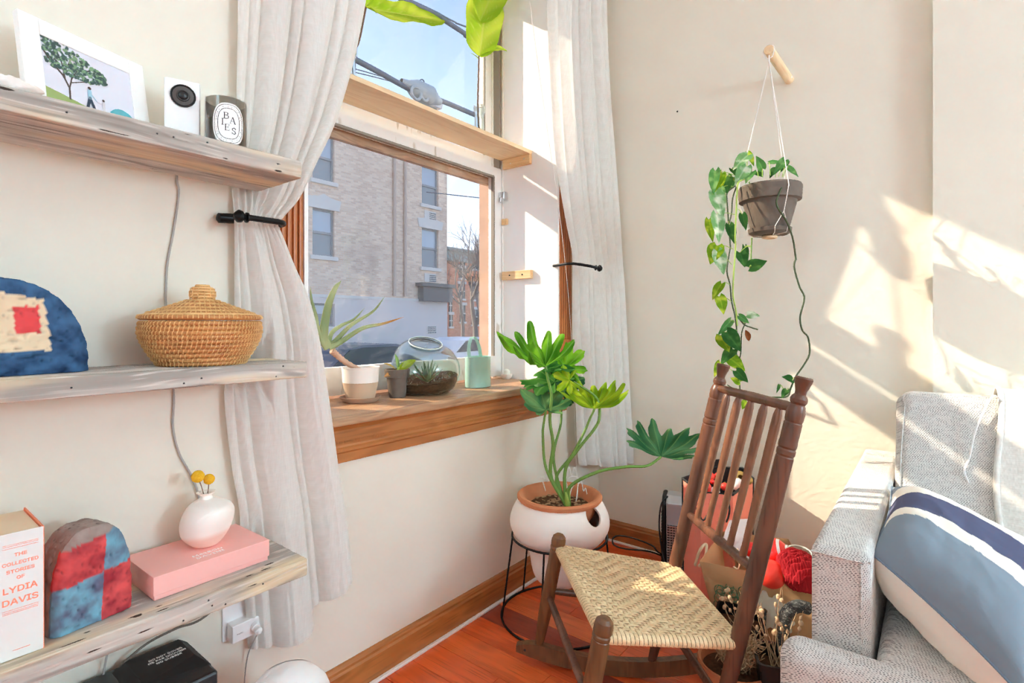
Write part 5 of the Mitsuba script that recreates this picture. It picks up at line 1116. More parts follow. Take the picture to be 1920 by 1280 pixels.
def strand_set(long_u):
    vs_, fs_ = [], []; n0 = 0
    N, M_ = (NV, NU) if long_u else (NU, NV)
    for k in range(N):
        c = (k + .5) / N; hw_ = .445 / N; steps = M_ * 2
        ts = np.linspace(0, 1, steps + 1); rows = []
        for t in ts:
            j = t * M_; sgn = 0
            idx = int(min(j, M_ - 1))
            def over(ii): return ((ii + tri(k)) % 4) < 2 if long_u else not (((k + tri(ii)) % 4) < 2)
            a0_ = over(int(np.clip(math.floor(j - .5), 0, M_ - 1))); a1_ = over(int(np.clip(math.floor(j + .5), 0, M_ - 1)))
            w_ = (j - .5) - math.floor(j - .5)
            w_ = w_ * w_ * (3 - 2 * w_); h = ((1 if a0_ else -1) * (1 - w_) + (1 if a1_ else -1) * w_) * .0021
            ed = min(1, min(t, 1 - t) * M_ / 1.2); h = h * ed + .0014 * (1 - ed)
            fall = 0.0
            row = []
            for e, dome in ((-1, -.0009), (0, .0005), (1, -.0009)):
                q = seatpt(t, c + e * hw_, h + dome) if long_u else seatpt(c + e * hw_, t, h + dome)
                row.append(q)
            rows.append(row)
        rows = np.array(rows)
        # roll the ends over the rails
        def roll(end, nxt):
            d_ = end[1] - nxt[1]; d_[2] = 0; d_ = unit(d_); out = []
            for ang in (25, 55, 90, 130, 165): 
                r_ = .0145; out.append(end + d_ * r_ * math.sin(math.radians(ang)) - V(0, 0, 1) * r_ * (1 - math.cos(math.radians(ang))))
            return out
        rows = np.concatenate([np.array(roll(rows[0], rows[1]))[::-1], rows, np.array(roll(rows[-1], rows[-2]))])
        m = sheet(rows); vs_.append(m.vertices); fs_.append(m.faces + n0); n0 += len(m.vertices)
    return tm(np.vstack(vs_), np.vstack(fs_))
st_key = part(ch, 'woven_seat', strand_set(True), 'rush', True, kind='stuff', label='pale woven splint seat')
part(ch, 'woven_seat', strand_set(False), 'rush', True, kind='stuff', label='pale woven splint seat')
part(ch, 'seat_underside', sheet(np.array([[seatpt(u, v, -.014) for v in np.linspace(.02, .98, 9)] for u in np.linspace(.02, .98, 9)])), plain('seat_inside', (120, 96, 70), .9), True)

# ================================================================ SOFA
so = thing('sofa', 'light grey tweed sofa with a thin arm against the right wall', 'sofa')
def soft(x0, x1, y0, y1, z0, z1, r, puff=.0, seed=0):
    m = m3.Manifold.hull_points if False else None
    b = box(x0, x1, y0, y1, z0, z1, 0); lo, hi = b.bounds
    s = trimesh.creation.icosphere(3, 1.0).vertices; c = np.array([[(lo[0] + r, hi[0] - r)[i], (lo[1] + r, hi[1] - r)[j], (lo[2] + r, hi[2] - r)[k]] for i in (0, 1) for j in (0, 1) for k in (0, 1)])
    h = from_m3(to_m3(trimesh.convex.convex_hull((c[:, None] + s * r).reshape(-1, 3))).refine_to_length(.03))
    if puff:
        v = h.vertices; q = (v - (lo + hi) / 2) / ((hi - lo) / 2); bulge = np.clip(1 - q ** 2, 0, 1)
        v = v + np.stack([np.sign(q[:, 0]) * puff * bulge[:, 1] * bulge[:, 2] * (np.abs(q[:, 0]) > .7), np.sign(q[:, 1]) * puff * bulge[:, 0] * bulge[:, 2] * (np.abs(q[:, 1]) > .7), np.sign(q[:, 2]) * puff * bulge[:, 0] * bulge[:, 1] * (np.abs(q[:, 2]) > .7)], 1)
        v = v + (meshkit.fbm(v * 9 + seed, 2, seed)[:, None] - .5) * .008
        h = tm(v, h.faces)
    return h
part(so, 'arm', soft(-1.186, -.06, -1.318, -1.205, .09, .652, .018), 'tweed', 35)
part(so, 'arm_seam', cat([tube([(-1.187, -1.206 - .1 * t, .636) for t in (0, .5, 1)], .0028, 6), tube([(-1.186, -1.301, .63), (-1.187, -1.302, .4), (-1.186, -1.302, .15)], .0028, 6), tube([(-1.18, -1.316, .636), (-.5, -1.3175, .637), (-.1, -1.317, .637)], .0028, 6)]), 'tweed', True, kind='stuff')
part(so, 'base', soft(-1.17, -.08, -3.2, -1.21, .10, .30, .015), 'tweed', 35)
sm = from_m3(to_m3(soft(-1.285, -.30, -2.35, -1.325, .27, .462, .055)) + to_m3(soft(-1.285, -1.192, -1.7, -1.155, .27, .458, .045)))
part(so, 'seat_cushion', sm, 'tweed', 40)
for x in (-1.1, -.15): part(so, 'foot', cyl((x, -1.26, 0), (x, -1.26, .1), .018, .022), 'chair_wood', 30)
bkp = [(-.135, .895), (-.27, .905), (-.47, .50), (-.50, .44), (-.20, .44)]
def back_cush(y0, y1):
    pts = [(x, y, z) for x, z in [(-.165, .86), (-.285, .868), (-.475, .50), (-.22, .47)] for y in (y0 - .04, y1 + .04)]
    h = from_m3(to_m3(hull_spheres(pts, [.045] * len(pts), 3)).refine_to_length(.03)); v = h.vertices
    v = v + (meshkit.fbm(v * 7, 2, 3)[:, None] - .5) * .010; return tm(v, h.faces)
part(so, 'back_cushion', back_cush(-1.327, -2.2), 'tweed', 40)
part(so, 'back_frame', soft(-.13, -.055, -3.2, -1.21, .2, .66, .012), 'tweed', 35)
wl = [V(x, y, z) for x, y, z in [(-.327, -1.345, .872), (-.30, -1.352, .905), (-.29, -1.5, .912), (-.29, -1.9, .912)]]
part(so, 'piping', tube(spline(wl, 30), .0025, 6), 'tweed', True)
part(so, 'piping', tube(spline([(-.327, -1.345, .872), (-.41, -1.338, .72), (-.50, -1.338, .53)], 20), .0025, 6), 'tweed', True)
# throw over the back
path = spline([V(-.10, 0, .60), V(-.105, 0, .86), V(-.16, 0, .925), V(-.29, 0, .928), V(-.355, 0, .86), V(-.45, 0, .67), V(-.54, 0, .50), V(-.60, 0, .478), V(-.66, 0, .474)], 70)
ys = np.linspace(-1.575, -2.3, 60); P = np.zeros((70, 60, 3))
for j, y in enumerate(ys):
    w = .008 * np.sin(np.linspace(0, 9, 70) + y * 7) + .012 * (meshkit.fbm(np.stack([path[:, 2] * 8, np.full(70, y * 9), path[:, 0] * 4], -1), 3, 7) - .5)
    P[:, j] = path + V(0, 1, 0) * (y + .010 * np.sin(path[:, 2] * 12)[:, None]) + np.stack([-.5 * np.abs(w), 0 * w, .6 * np.abs(w)], 1)
tw = thing('throw_blanket', 'pale grey throw blanket draped over the sofa back', 'blanket')
part(tw, 'fabric', thick(P, .006), 'throw', True)
part(tw, 'edge_hem', tube(P[:, 0] + V(0, .0, .0), .0075, 8, flat=.7), 'throw', True)
solo('string', 'white flat string hanging over the sofa back beside the throw', 'string', tube(spline([at_x(1880, 752, -.33), at_x(1862, 742, -.34), at_x(1843, 775, -.36), at_x(1828, 810, -.385), at_x(1818, 855, -.41), at_x(1808, 882, -.43), at_x(1816, 905, -.44)], 40), .0042, 8, flat=.5), 'white_plastic', True)
# pillow with blue bands
Q1p, Q2p, Q3p, Q4p = at_z(1672, 912, .655), at_z(1632, 1036, .625), at_z(1935, 1325, .52), V(-.74, -1.70, .53)
n_ = 46; g = np.linspace(-1, 1, n_); U_, V_ = np.meshgrid(g, g, indexing='ij')
pin = 1 - .07 * (1 - np.abs(U_) ** 2) * np.abs(V_) ** 6; pin2 = 1 - .07 * (1 - np.abs(V_) ** 2) * np.abs(U_) ** 6
a_, b_ = (U_ * pin2 + 1) / 2, (V_ * pin + 1) / 2       # a: from Q1 to Q2, b: from the arm outwards
Pm = ((1 - a_) * (1 - b_))[..., None] * Q1p + (a_ * (1 - b_))[..., None] * Q2p + (a_ * b_)[..., None] * Q3p + ((1 - a_) * b_)[..., None] * Q4p
nrm = unit(np.cross(Q2p - Q1p, Q4p - Q1p)); nrm = nrm if nrm[2] > 0 else -nrm
th_ = .088 * np.clip(1 - U_ ** 4, 0, 1) ** .62 * np.clip(1 - V_ ** 4, 0, 1) ** .62
wr_ = (meshkit.fbm(np.stack([U_ * 4, V_ * 4, U_ * 0], -1), 3, 5) - .5) * .012 * np.clip(1 - U_ ** 8, 0, 1) * np.clip(1 - V_ ** 8, 0, 1)
topP, botP = Pm + (th_ + wr_)[..., None] * nrm, Pm - (th_ * 1.35 + wr_)[..., None] * nrm
aa = a_ + .05 * np.sin(b_ * 3) + .006 * (meshkit.noise(np.stack([U_ * 30, V_ * 30, 0 * U_], -1)) - .5)
cs = np.zeros((n_, n_, 3)); cs[:] = srgb(234, 228, 216)
PL = 4
pk = thing('throw_pillow', 'cream pillow with a navy stripe and blue grey blocks on the sofa', 'pillow')
nn2 = 120; g2 = np.linspace(0, n_ - 1, nn2)
from scipy.ndimage import map_coordinates
ii, jj = np.meshgrid(g2, g2, indexing='ij')
up_ = lambda F_: np.stack([map_coordinates(F_[..., k], [ii, jj], order=1) for k in range(F_.shape[-1])], -1)
tP, A2_ = up_(topP), map_coordinates(aa, [ii, jj], order=1); B2_ = map_coordinates(b_, [ii, jj], order=1)
cs = np.zeros((nn2, nn2, 3)); cs[:] = srgb(234, 228, 216)
cs[(A2_ < .15) & (B2_ < .12)] = srgb(130, 142, 152); cs[(A2_ > .33) & (A2_ < .57)] = srgb(84, 88, 114); cs[A2_ > .68] = srgb(126, 138, 150)
part(pk, 'front', sheet(tP), 'vertex_cloth', True, color=cs.reshape(-1, 3))
part(pk, 'back', sheet(botP), plain('pillow_cream', (236, 228, 214), .9, sheen=.2), True)
edge = np.concatenate([Pm[:, 0], Pm[-1, 1:], Pm[::-1, -1][1:], Pm[0, ::-1][1:-1]])
part(pk, 'seam', tube(edge, .0028, 6, closed=True), plain('seam_blue', (112, 128, 146), .9), True)

# ================================================================ THINGS BEHIND THE CHAIR
# silver space heater against the right wall
sh_ = thing('space_heater', 'silver upright space heater with wire grille and black side behind the chair', 'heater')
H0 = at_x(1240, 1000, -.20); H1 = H0[1] - .155
Hm = V(0, H0[1], 0); top_z = 1.15 - (928 - HOR) / FOC * float((H0 - CAM) @ FW)
ang_ = .30
hf = rotz(ang_, (-.20, H0[1], 0))              # local x into the depth, local y to the left
part(sh_, 'side_panel', tf(cat(hull_spheres([(.012, -.012, .03), (.10, -.012, .03), (.02, -.012, top_z - .05), (.035, -.012, top_z - .02), (.09, -.012, top_z - .012)], [.012] * 5)), hf), 'black_plastic', 30)
part(sh_, 'shell', tf(hull_spheres([(.018, -.03, .03), (.10, -.03, .03), (.018, -.03, top_z - .04), (.04, -.03, top_z - .016), (.09, -.03, top_z - .014), (.018, -.15, .03), (.10, -.15, .03), (.018, -.15, top_z - .04), (.04, -.15, top_z - .016), (.09, -.15, top_z - .014)], [.012] * 10), hf), 'silver', 30)
part(sh_, 'grille_back', tf(box(.001, .006, -.148, -.026, .03, top_z - .135), hf), 'ink', False)
gr_ = [tf(box(-.003, .002, -.148, -.026, z - .002, z + .002), hf) for z in np.arange(.035, top_z - .135, .0115)] + [tf(box(-.004, .001, y - .0014, y + .0014, .03, top_z - .135), hf) for y in np.arange(-.146, -.026, .012)]
part(sh_, 'grille', cat(gr_), 'chrome', False, kind='stuff')
part(sh_, 'ridges', tf(cat([box(.004, .02, -.0006, .002, z, z + .006, .001) for z in np.arange(.05, top_z - .08, .014)]), hf), 'black_matte', False, kind='stuff')
hd0 = at_d(1246, 930, 2.36)
cord('power_cable', [at_d(1252, 930, 2.38), at_d(1240, 945, 2.36), at_d(1236, 985, 2.35), at_d(1241, 1030, 2.33), at_d(1249, 1065, 2.3), at_z(1250, 1085, .006)], .0035, 'black power cord arching beside the silver space heater', 'black_plastic')
cord('floor_cable', [at_z(1250, 1043, .006), at_d(1233, 1034, 2.4), at_d(1222, 1022, 2.42), at_d(1185, 1008, 2.5), at_d(1160, 1004, 2.52), at_d(1149, 1010, 2.5), at_d(1152, 1022, 2.46), at_d(1175, 1029, 2.4), at_d(1215, 1033, 2.36), at_z(1245, 1043, .006)], .0036, 'black cord lying in a loop on the floor near the corner', 'black_plastic')

# pink open box with black edges
zr_ = .50
pkx = thing('pink_box', 'tall open pink carton with black edges behind the chair back', 'box')
Lc, Fc, F2, Rc, Bc, B2c = at_z(1280, 895, zr_), at_z(1313, 920, zr_), at_z(1374, 925, zr_), at_z(1412, 895, zr_), at_z(1392, 876, zr_), at_z(1330, 874, zr_)
foot = [Lc, Fc, F2, Rc, Bc, B2c]
cen_ = np.mean(foot, 0)
def wallpanel(a, b, z0, z1, t, shrink=.97):
    a0, b0 = cen_ + (a - cen_) * shrink, cen_ + (b - cen_) * shrink
    d_ = unit(V(b[0] - a[0], b[1] - a[1], 0)); n_ = V(d_[1], -d_[0], 0); n_ = n_ if n_ @ (a - cen_) > 0 else -n_
    lo = [V(a0[0], a0[1], z0), V(b0[0], b0[1], z0), V(b[0], b[1], z1), V(a[0], a[1], z1)]
    v = np.array(lo + [q - n_ * t for q in lo]); f = [[0, 1, 2, 3], [7, 6, 5, 4], [0, 4, 5, 1], [1, 5, 6, 2], [2, 6, 7, 3], [3, 7, 4, 0]]
    m = tm(v, f); m.fix_normals(); return m
for i in range(6): part(pkx, 'panel', wallpanel(foot[i], foot[(i + 1) % 6], .002, zr_ - .004, .003), 'pink_board' if i in (0, 1, 2) else plain('inner_black', (40, 36, 38), .6), False)
part(pkx, 'rim', tube([q + V(0, 0, -.004) for q in foot], .0055, 6, closed=True), 'black_matte', 30)
for q in (Lc, Rc): part(pkx, 'edge_tape', tube([q, cen_ * .03 + q * .97 + V(0, 0, -zr_ + .004)], .0045, 6), 'black_matte', 30)
part(pkx, 'flap', cat([extr(Polygon([(0, 0), (.06, .0), (.05, .035), (.01, .03)]), .002, frame(B2c + V(0, 0, 0), x=unit(Bc - B2c), y=(0, 0, 1)))]), 'inner_black', False)
part(pkx, 'floor', extr(Polygon([(q[0], q[1]) for q in [cen_ + (p - cen_) * .95 for p in foot]]), .003, trimesh.transformations.translation_matrix((0, 0, .36))), 'inner_black', False)
part(pkx, 'handle_cord', tube(spline([at_d(1305, 952, 2.07), at_d(1310, 962, 2.05), at_d(1318, 975, 2.04), at_d(1326, 966, 2.04)], 20), .0035, 6), 'black_matte', True)
part(pkx, 'handle_cord', tube(spline([at_d(1366, 940, 2.03), at_d(1368, 955, 2.02), at_d(1366, 968, 2.02), at_d(1362, 978, 2.03)], 20), .0035, 6), 'black_matte', True)
GRP = 'ornaments in the pink carton'
for px, py, d_, r_, m_, lab in ((1330, 893, 2.24, .021, 'red_matte', 'plain red ball ornament at the left inside the pink carton'), (1346, 893, 2.25, .016, 'red_gloss', 'small glossy red ball ornament inside the pink carton'), (1336, 903, 2.2, .010, 'red_gloss', 'tiny glossy red ball low in the pink carton'),
                          (1346, 905, 2.2, .010, 'red_gloss', 'tiny red ball beside the spindle inside the pink carton'), (1320, 914, 2.13, .028, 'red_matte', 'largest matte red ball ornament at the front of the pink carton'), (1359, 912, 2.16, .016, 'red_matte', 'red ball ornament at the middle of the pink carton'),
                          (1340, 922, 2.12, .02, 'white_plastic', 'white ball ornament at the front of the pink carton'), (1381, 907, 2.2, .026, 'paper', 'white paper ball ornament at the right of the pink carton'), (1403, 900, 2.2, .018, 'gold', 'gold ball ornament at the right edge of the pink carton')):
    k = thing('ball_ornament', lab, 'ornament', GRP if False else None); c_ = at_d(px, py, d_)
    part(k, 'ball', ball(c_, r_, 3), m_, True); part(k, 'cap', cyl(c_ + V(0, 0, r_ * .95), c_ + V(0, 0, r_ * 1.15), r_ * .22, sides=10), 'gold', 30)
k = thing('gold_ribbon', 'gold ribbon spool lying in the pink carton', 'ribbon'); c_ = at_d(1387, 897, 2.25)
part(k, 'spool', tf(lathe([(.012, -.012), (.03, -.012), (.03, .012), (.012, .012), (.012, -.012)], 24), axis_frame(c_, (-.5, -.5, .7))), 'gold', 30)

# brown paper bag
zb_ = .325
bag = thing('paper_bag', 'brown kraft paper bag with green grape drawing full of red ornaments', 'paper bag')
g0, g1, g2_, g3, g4 = at_z(1312, 1052, .34), at_z(1412, 1072, .31), at_z(1524, 1092, .30), at_z(1478, 1010, .33), at_z(1352, 996, .36)
b0_, b1_, b2_, b3_, b4_ = at_z(1300, 1212, .0) + V(0, 0, .003), at_z(1372, 1250, .0) + V(0, 0, .003), at_z(1450, 1265, .0) + V(0, 0, .003), V(-.30, -1.05, .003), V(-.33, -.78, .003)
b0_ = V(-.60, -.83, .003); b1_ = V(-.62, -1.0, .003); b2_ = V(-.60, -1.17, .003)
rim_ = [g0, g1, g2_, g3, g4]; bot_ = [b0_, b1_, b2_, b3_, b4_]
def bag_wall(i, n=22, m=22):
    a, b, c_, d_ = rim_[i], rim_[(i + 1) % 5], bot_[i], bot_[(i + 1) % 5]
    u = np.linspace(0, 1, n)[:, None, None]; v = np.linspace(0, 1, m)[None, :, None]
    P = (1 - u) * (1 - v) * a + u * (1 - v) * b + (1 - u) * v * c_ + u * v * d_
    nn = unit(np.cross(b - a, c_ - a)); w = (meshkit.fbm(P * 9 + i * 3, 3, i) - .5) * .03 + .012 * np.abs(((P[..., 0] + P[..., 2]) * 14) % 1 - .5)
    w = w * (np.sin(u[..., 0] * PI) ** .5) * np.clip(v[..., 0] * 6, .3, 1)
    return thick(P + nn * w[..., None], .0012), P + nn * w[..., None], nn
for i in range(5):
    m_, P_, nn_b = bag_wall(i); part(bag, 'panel', m_, 'kraft', 40)
    if i == 0: front0 = (P_, nn_b)
    if i == 1: front1 = (P_, nn_b)
part(bag, 'bottom', extr(Polygon([(q[0], q[1]) for q in bot_]), .002, trimesh.transformations.translation_matrix((0, 0, .002))), 'kraft', False)
P_, nb0 = front0
if nb0 @ (CAM - P_[5, 5]) < 0: nb0 = -nb0
rg = random.Random(4)
gp_ = []
for _ in range(26):
    u, v = rg.uniform(.15, .9), rg.uniform(.25, .62); q = P_[int(u * 21), int(v * 21)] + nb0 * .004
    gp_.append(tube([q + (unit(P_[-1, 5] - P_[0, 5]) * math.cos(a) + V(0, 0, 1) * math.sin(a) * 1.2) * .013 for a in np.linspace(0, 2 * PI, 16, endpoint=False)], .0012, 4, closed=True))
part(bag, 'grape_drawing', cat(gp_), 'green_ink', True, kind='stuff', label='green line drawing of grapes')
P1_, nb1 = front1
if nb1 @ (CAM - P1_[5, 5]) < 0: nb1 = -nb1
lf = []
for u0, v0, rr in ((.12, .3, .03), (.3, .38, .036), (.18, .5, .03), (.42, .48, .026)):
    q = P1_[int(u0 * 21), int(v0 * 21)] + nb1 * .006; ex, ey = unit(P1_[-1, 5] - P1_[0, 5]), V(0, 0, 1)
    lf.append(extr(Polygon([(rr * (1 + .25 * math.sin(a * 5)) * math.cos(a), rr * (1 + .25 * math.sin(a * 5)) * math.sin(a)) for a in np.linspace(0, 2 * PI, 40)[:-1]]), .0006, frame(q, x=ex, y=ey)))
part(bag, 'leaf_print', cat(lf), plain('bag_print', (226, 230, 214), .8), False, kind='stuff')
part(bag, 'handle', tube(spline([at_d(1303, 1060, 1.93), at_d(1312, 1032, 1.9), at_d(1324, 1020, 1.9), at_d(1322, 1045, 1.88), at_d(1310, 1062, 1.88)], 30), .005, 8, flat=.5), plain('handle_paper', (226, 204, 172), .85), True)
part(bag, 'handle', tube(spline([at_d(1376, 1062, 1.82), at_d(1384, 1066, 1.80), at_d(1388, 1045, 1.82), at_d(1383, 1028, 1.84)], 30), .004, 8, flat=.5), 'handle_paper', True)
# news paper sheets in the bag
nq = [at_d(1352, 1012, 1.98), at_d(1368, 974, 2.02), at_d(1402, 972, 2.06), at_d(1405, 1062, 1.92)]
u = np.linspace(0, 1, 16)[:, None, None]; v = np.linspace(0, 1, 16)[None, :, None]
P_ = (1 - u) * (1 - v) * nq[0] + (1 - u) * v * nq[1] + u * v * nq[2] + u * (1 - v) * nq[3]
P_ = P_ + FW * ((meshkit.fbm(P_ * 22, 3, 2) - .5) * .04)[..., None]
solo('tissue_paper', 'crumpled white wrapping paper sticking out of the paper bag', 'paper', thick(P_, .001), plain('tissue', (226, 232, 238), .8), 40)
for (nm, px, py, d_, r_, m_, lab) in (('ball_ornament', 1450, 1038, 1.83, .052, 'red_gloss', 'big shiny red ball ornament with silver cap in the paper bag'), ('ball_ornament', 1446, 1076, 1.74, .044, 'red_matte', 'matte red ball ornament at the front of the paper bag'), ('ball_ornament', 1408, 1030, 1.92, .026, 'red_gloss', 'small red ball ornament behind the right chair post in the paper bag')):
    k = thing(nm, lab, 'ornament'); c_ = at_d(px, py, d_); part(k, 'ball', ball(c_, r_, 4), m_, True)
    cd_ = unit(RT * .8 + V(0, 0, .3) - FW * .5)
    part(k, 'cap', turned(c_ + cd_ * r_ * .86, c_ + cd_ * r_ * 1.3, [(0, r_ * .5), (.35, r_ * .46), (.4, r_ * .2), (.9, r_ * .2), (1, 0)], 20), 'silver' if 'shiny' in lab else 'gold', 30)
    if 'shiny' in lab: part(k, 'band', tf(lathe([(r_ * .82, .62 * r_), (r_ * .86, .55 * r_), (r_ * .9, .45 * r_), (r_ * .885, .45 * r_), (r_ * .80, .61 * r_)], 40), axis_frame(c_, cd_)), 'silver', 40)
kc = at_d(1497, 1068, 1.72)
m = trimesh.creation.icosphere(5, 1.0); v = m.vertices * V(.085, .06, .05) ; v[:, 2] += .008 * np.sin(m.vertices[:, 0] * 30 + 4 * m.vertices[:, 1]); v += (meshkit.fbm(v * 30, 3, 3)[:, None] - .5) * .02
v = v + m.vertices * (.002 * np.abs(np.sin(m.vertices[:, 1] * 26 + m.vertices[:, 0] * 6)))[:, None]
solo('knit_hat', 'red cable knit woollen piece bundled in the paper bag by the sofa arm', 'knitwear', tf(tm(v, m.faces), rotz(.5, kc)), 'red_knit', True)
jc = at_d(1498, 1044, 1.86)
k = thing('glass_jar', 'clear glass jar leaning in the paper bag behind the sofa arm', 'jar')
part(k, 'jar', tf(lathe([(0, -.11), (.042, -.11), (.045, -.10), (.045, -.01), (.038, .0), (.038, .02), (.036, .02), (.036, 0), (.043, -.012), (.043, -.1), (0, -.105)], 32), axis_frame(jc, (-.15, -.1, 1))), 'jar_glass', 40)
part(k, 'rim', tf(lathe([(.036, .018), (.04, .018), (.04, .022), (.036, .022), (.036, .018)], 32), axis_frame(jc, (-.15, -.1, 1))), 'rim_glass', 40)

# dried plants in pots
def dried(name, label, base, n, h, spread, seed, heads, lean_=(0, 0)):
    r_ = np.random.RandomState(seed); k = thing(name, label, 'dried plant'); st, hdz = [], []
    for i in range(n):
        a = r_.uniform(0, 2 * PI); q0 = np.asarray(base) + V(math.cos(a), math.sin(a), 0) * r_.uniform(0, spread * .6)
        q1 = q0 + V(r_.normal(0, spread * .7) + lean_[0], r_.normal(0, spread * .7) + lean_[1], h * r_.uniform(.5, 1.1))
        P = spline([q0, (q0 + q1) / 2 + V(*r_.normal(0, .008, 2), 0), q1], 10); st.append(tube(P, np.linspace(.0015, .0008, 10), 5))
        for j in range(heads):
            t = r_.uniform(.6, 1); c_ = P[int(t * 9)] + r_.normal(0, .004, 3)
            if heads > 3:
                d_ = unit(r_.normal(0, 1, 3) + V(0, 0, .4)); hdz.append(tube([c_, c_ + d_ * .008, c_ + d_ * .018], [.0012, .0022, .0003], 4))
            else:
                hdz.append(tf(trimesh.creation.icosphere(1, 1.0), trimesh.transformations.translation_matrix(c_) @ np.diag([r_.uniform(.003, .007), r_.uniform(.003, .007), r_.uniform(.004, .009), 1])))
        if heads > 3:
            for t in np.linspace(.15, .95, 9):
                c_ = P[int(t * 9)]; d_ = unit(r_.normal(0, 1, 3) + V(0, 0, .5)); hdz.append(tube([c_, c_ + d_ * .007, c_ + d_ * .016], [.001, .0016, .0002], 4))
    part(k, 'stems', cat(st), 'dry_straw', True, kind='stuff'); part(k, 'seed_heads' if heads <= 3 else 'dry_leaves', cat(hdz), 'dry_straw' if heads > 3 else plain('dry_head', (214, 186, 150), .9), True, kind='stuff')
tq = at_d(1376, 1245, 1.53)
tpz = .185; tb_ = V(tq[0], tq[1], 0)
k = thing('terracotta_flowerpot', 'terracotta flowerpot with dead lavender below the chair seat', 'pot')
part(k, 'pot', lathe([(0, 0), (.062, 0), (.088, tpz - .04), (.095, tpz - .04), (.100, tpz - .004), (.097, tpz), (.090, tpz - .004), (.084, tpz - .04), (0, tpz - .05)], 40, tb_), 'terracotta', 30)
part(k, 'soil', lathe([(.086, tpz - .03), (.04, tpz - .022), (0, tpz - .024)], 24, tb_), 'soil', True)
dried('dead_lavender', 'dried silvery lavender bush in the terracotta flowerpot', tb_ + V(0, 0, tpz - .025), 60, .11, .055, 3, 5)
def square_pot(label, c_, w, z1, rot_):
    k = thing('nursery_pot', label, 'pot'); f_ = rotz(rot_, (c_[0], c_[1], 0))
    def ringsq(h_, z, r_=.014):
        q = Polygon([(-h_, -h_), (h_, -h_), (h_, h_), (-h_, h_)]).buffer(-r_).buffer(r_, 4); return np.array([(*q.exterior.interpolate(t, normalized=True).coords[0], z) for t in np.linspace(0, 1, 48, endpoint=False)])
    prof_ = [(w * .74, .002), (w, z1 - .02), (w + .004, z1 - .02), (w + .006, z1), (w - .001, z1), (w - .004, z1 - .03), (w * .95, z1 - .04)]
    G = np.array([ringsq(h_, z) for h_, z in prof_]); G = np.concatenate([G, G[:, :1]], 1)
    part(k, 'pot', tf(sheet(G), f_), 'black_plastic', 30); m_ = extr(Polygon(ringsq(w * .96, 0)[:, :2]), .004); part(k, 'soil', tf(tf(m_, trimesh.transformations.translation_matrix((0, 0, z1 - .042))), f_), 'soil', False)
    return k
p1 = at_z(1462, 1228, .235); square_pot('square black nursery pot with dry seed heads beside the sofa', p1, .058, .235, .35)
dried('dried_plant', 'dried brown stems with seed heads in the square pot beside the sofa', V(p1[0], p1[1], .195), 16, .20, .055, 8, 3)
p2 = at_z(1388, 1150, .205); square_pot('square black nursery pot behind the right chair post', p2, .070, .198, .2)
dried('dried_plant', 'dried brown stems in the black pot behind the right chair post', V(p2[0], p2[1], .16) , 14, .16, .05, 12, 3)
# dark rubber loop by the sofa
lp = [at_d(1516, 1140, 1.50), at_d(1496, 1136, 1.50), at_d(1478, 1146, 1.50), at_d(1470, 1165, 1.50), at_d(1468, 1195, 1.5), at_d(1470, 1225, 1.5)]
solo('hose_handle', 'thick dark grey foam handle curving up beside the sofa arm', 'handle', tube(spline(lp, 40), .017, 12), mat('foam', proc(lambda p, n, uv: mix(srgb(66, 68, 68), srgb(120, 122, 120), smoothstep(.5, .8, noise(p.x * 300, p.y * 300, p.z * 300)))), .8), True)

# ================================================================ OUTSIDE
GZ = -.85
st = struct('ground', box(-60, 60, .7, 70, GZ - .3, GZ), plain('asphalt', (112, 112, 116), .9), False, 'grey street outside', 'street')
struct('pavement', box(-60, 60, 14.6, 18.0, GZ, GZ + .12), plain('pavement_grey', (176, 172, 166), .9), False, 'pavement across the street', 'pavement')
FY = 18.0
def fx(px, py): return at_y(px, py, FY)
def brick(c1, c2, mortar, bw, bh):
    c1, c2, mortar = srgb(*c1), srgb(*c2), srgb(*mortar)
    def fn(p, n, uv):
        r = dr.floor(p.z / bh); a = (p.x + p.y) / bw + .5 * (r - 2 * dr.floor(r / 2))
        fa = a - dr.floor(a); fb = p.z / bh - r
        k = cell_rand(dr.floor(a), r)
        stain = smoothstep(.5, .75, fbm(p.x * .5, p.y * .5, p.z * .12, 3))
        m = dr.select((fa < .05) | (fb < .14), 1., 0.)
        return mix(mix(mix(c1, c2, k), mortar, m), srgb(128, 104, 96), stain * .35)
    return proc(fn)
mat('buff_brick', brick((236, 214, 192), (214, 188, 166), (216, 206, 196), .24, .085), .9, spec=.1)
mat('red_brick', brick((230, 164, 136), (208, 140, 112), (214, 178, 158), .24, .085), .9, spec=.1)
plain('stucco', (214, 206, 202), .85); plain('limestone', (214, 210, 204), .85); plain('window_grey', (150, 152, 154), .5)
plain('blind', (226, 224, 218), .8); plain('dark_room', (70, 76, 82), .4); plain('awning', (118, 114, 112), .7); plain('vent_grey', (120, 120, 122), .6)
scene['far_glass'] = {'type': 'twosided', 'bsdf': {'type': 'principled', 'base_color': {'type': 'rgb', 'value': srgb(172, 184, 196)}, 'roughness': .12, 'specular': .6}}
bd = thing('apartment_building', 'buff brick apartment building with pale stucco base across the street', 'building')
xr_ = fx(838, 600)[0]; zt_ = fx(700, 557)[2]
wins = []
for (a, b) in (((586, 388), (627, 482)), ((586, 252), (627, 338)), ((791, 424), (822, 499)), ((791, 298), (822, 374)), ((586, 568), (627, 612))):
    q0, q1 = fx(a[0], a[1]), fx(b[0], b[1]); wins.append((min(q0[0], q1[0]), max(q0[0], q1[0]), min(q0[2], q1[2]), max(q0[2], q1[2])))
ww = wins[0][1] - wins[0][0]; wx0 = wins[0][0] - .1
cols = [(wins[0][0], wins[0][1]), (wins[2][0], wins[2][1])]
zl0, zl1 = wins[0][2], wins[0][3]; step = 3.05
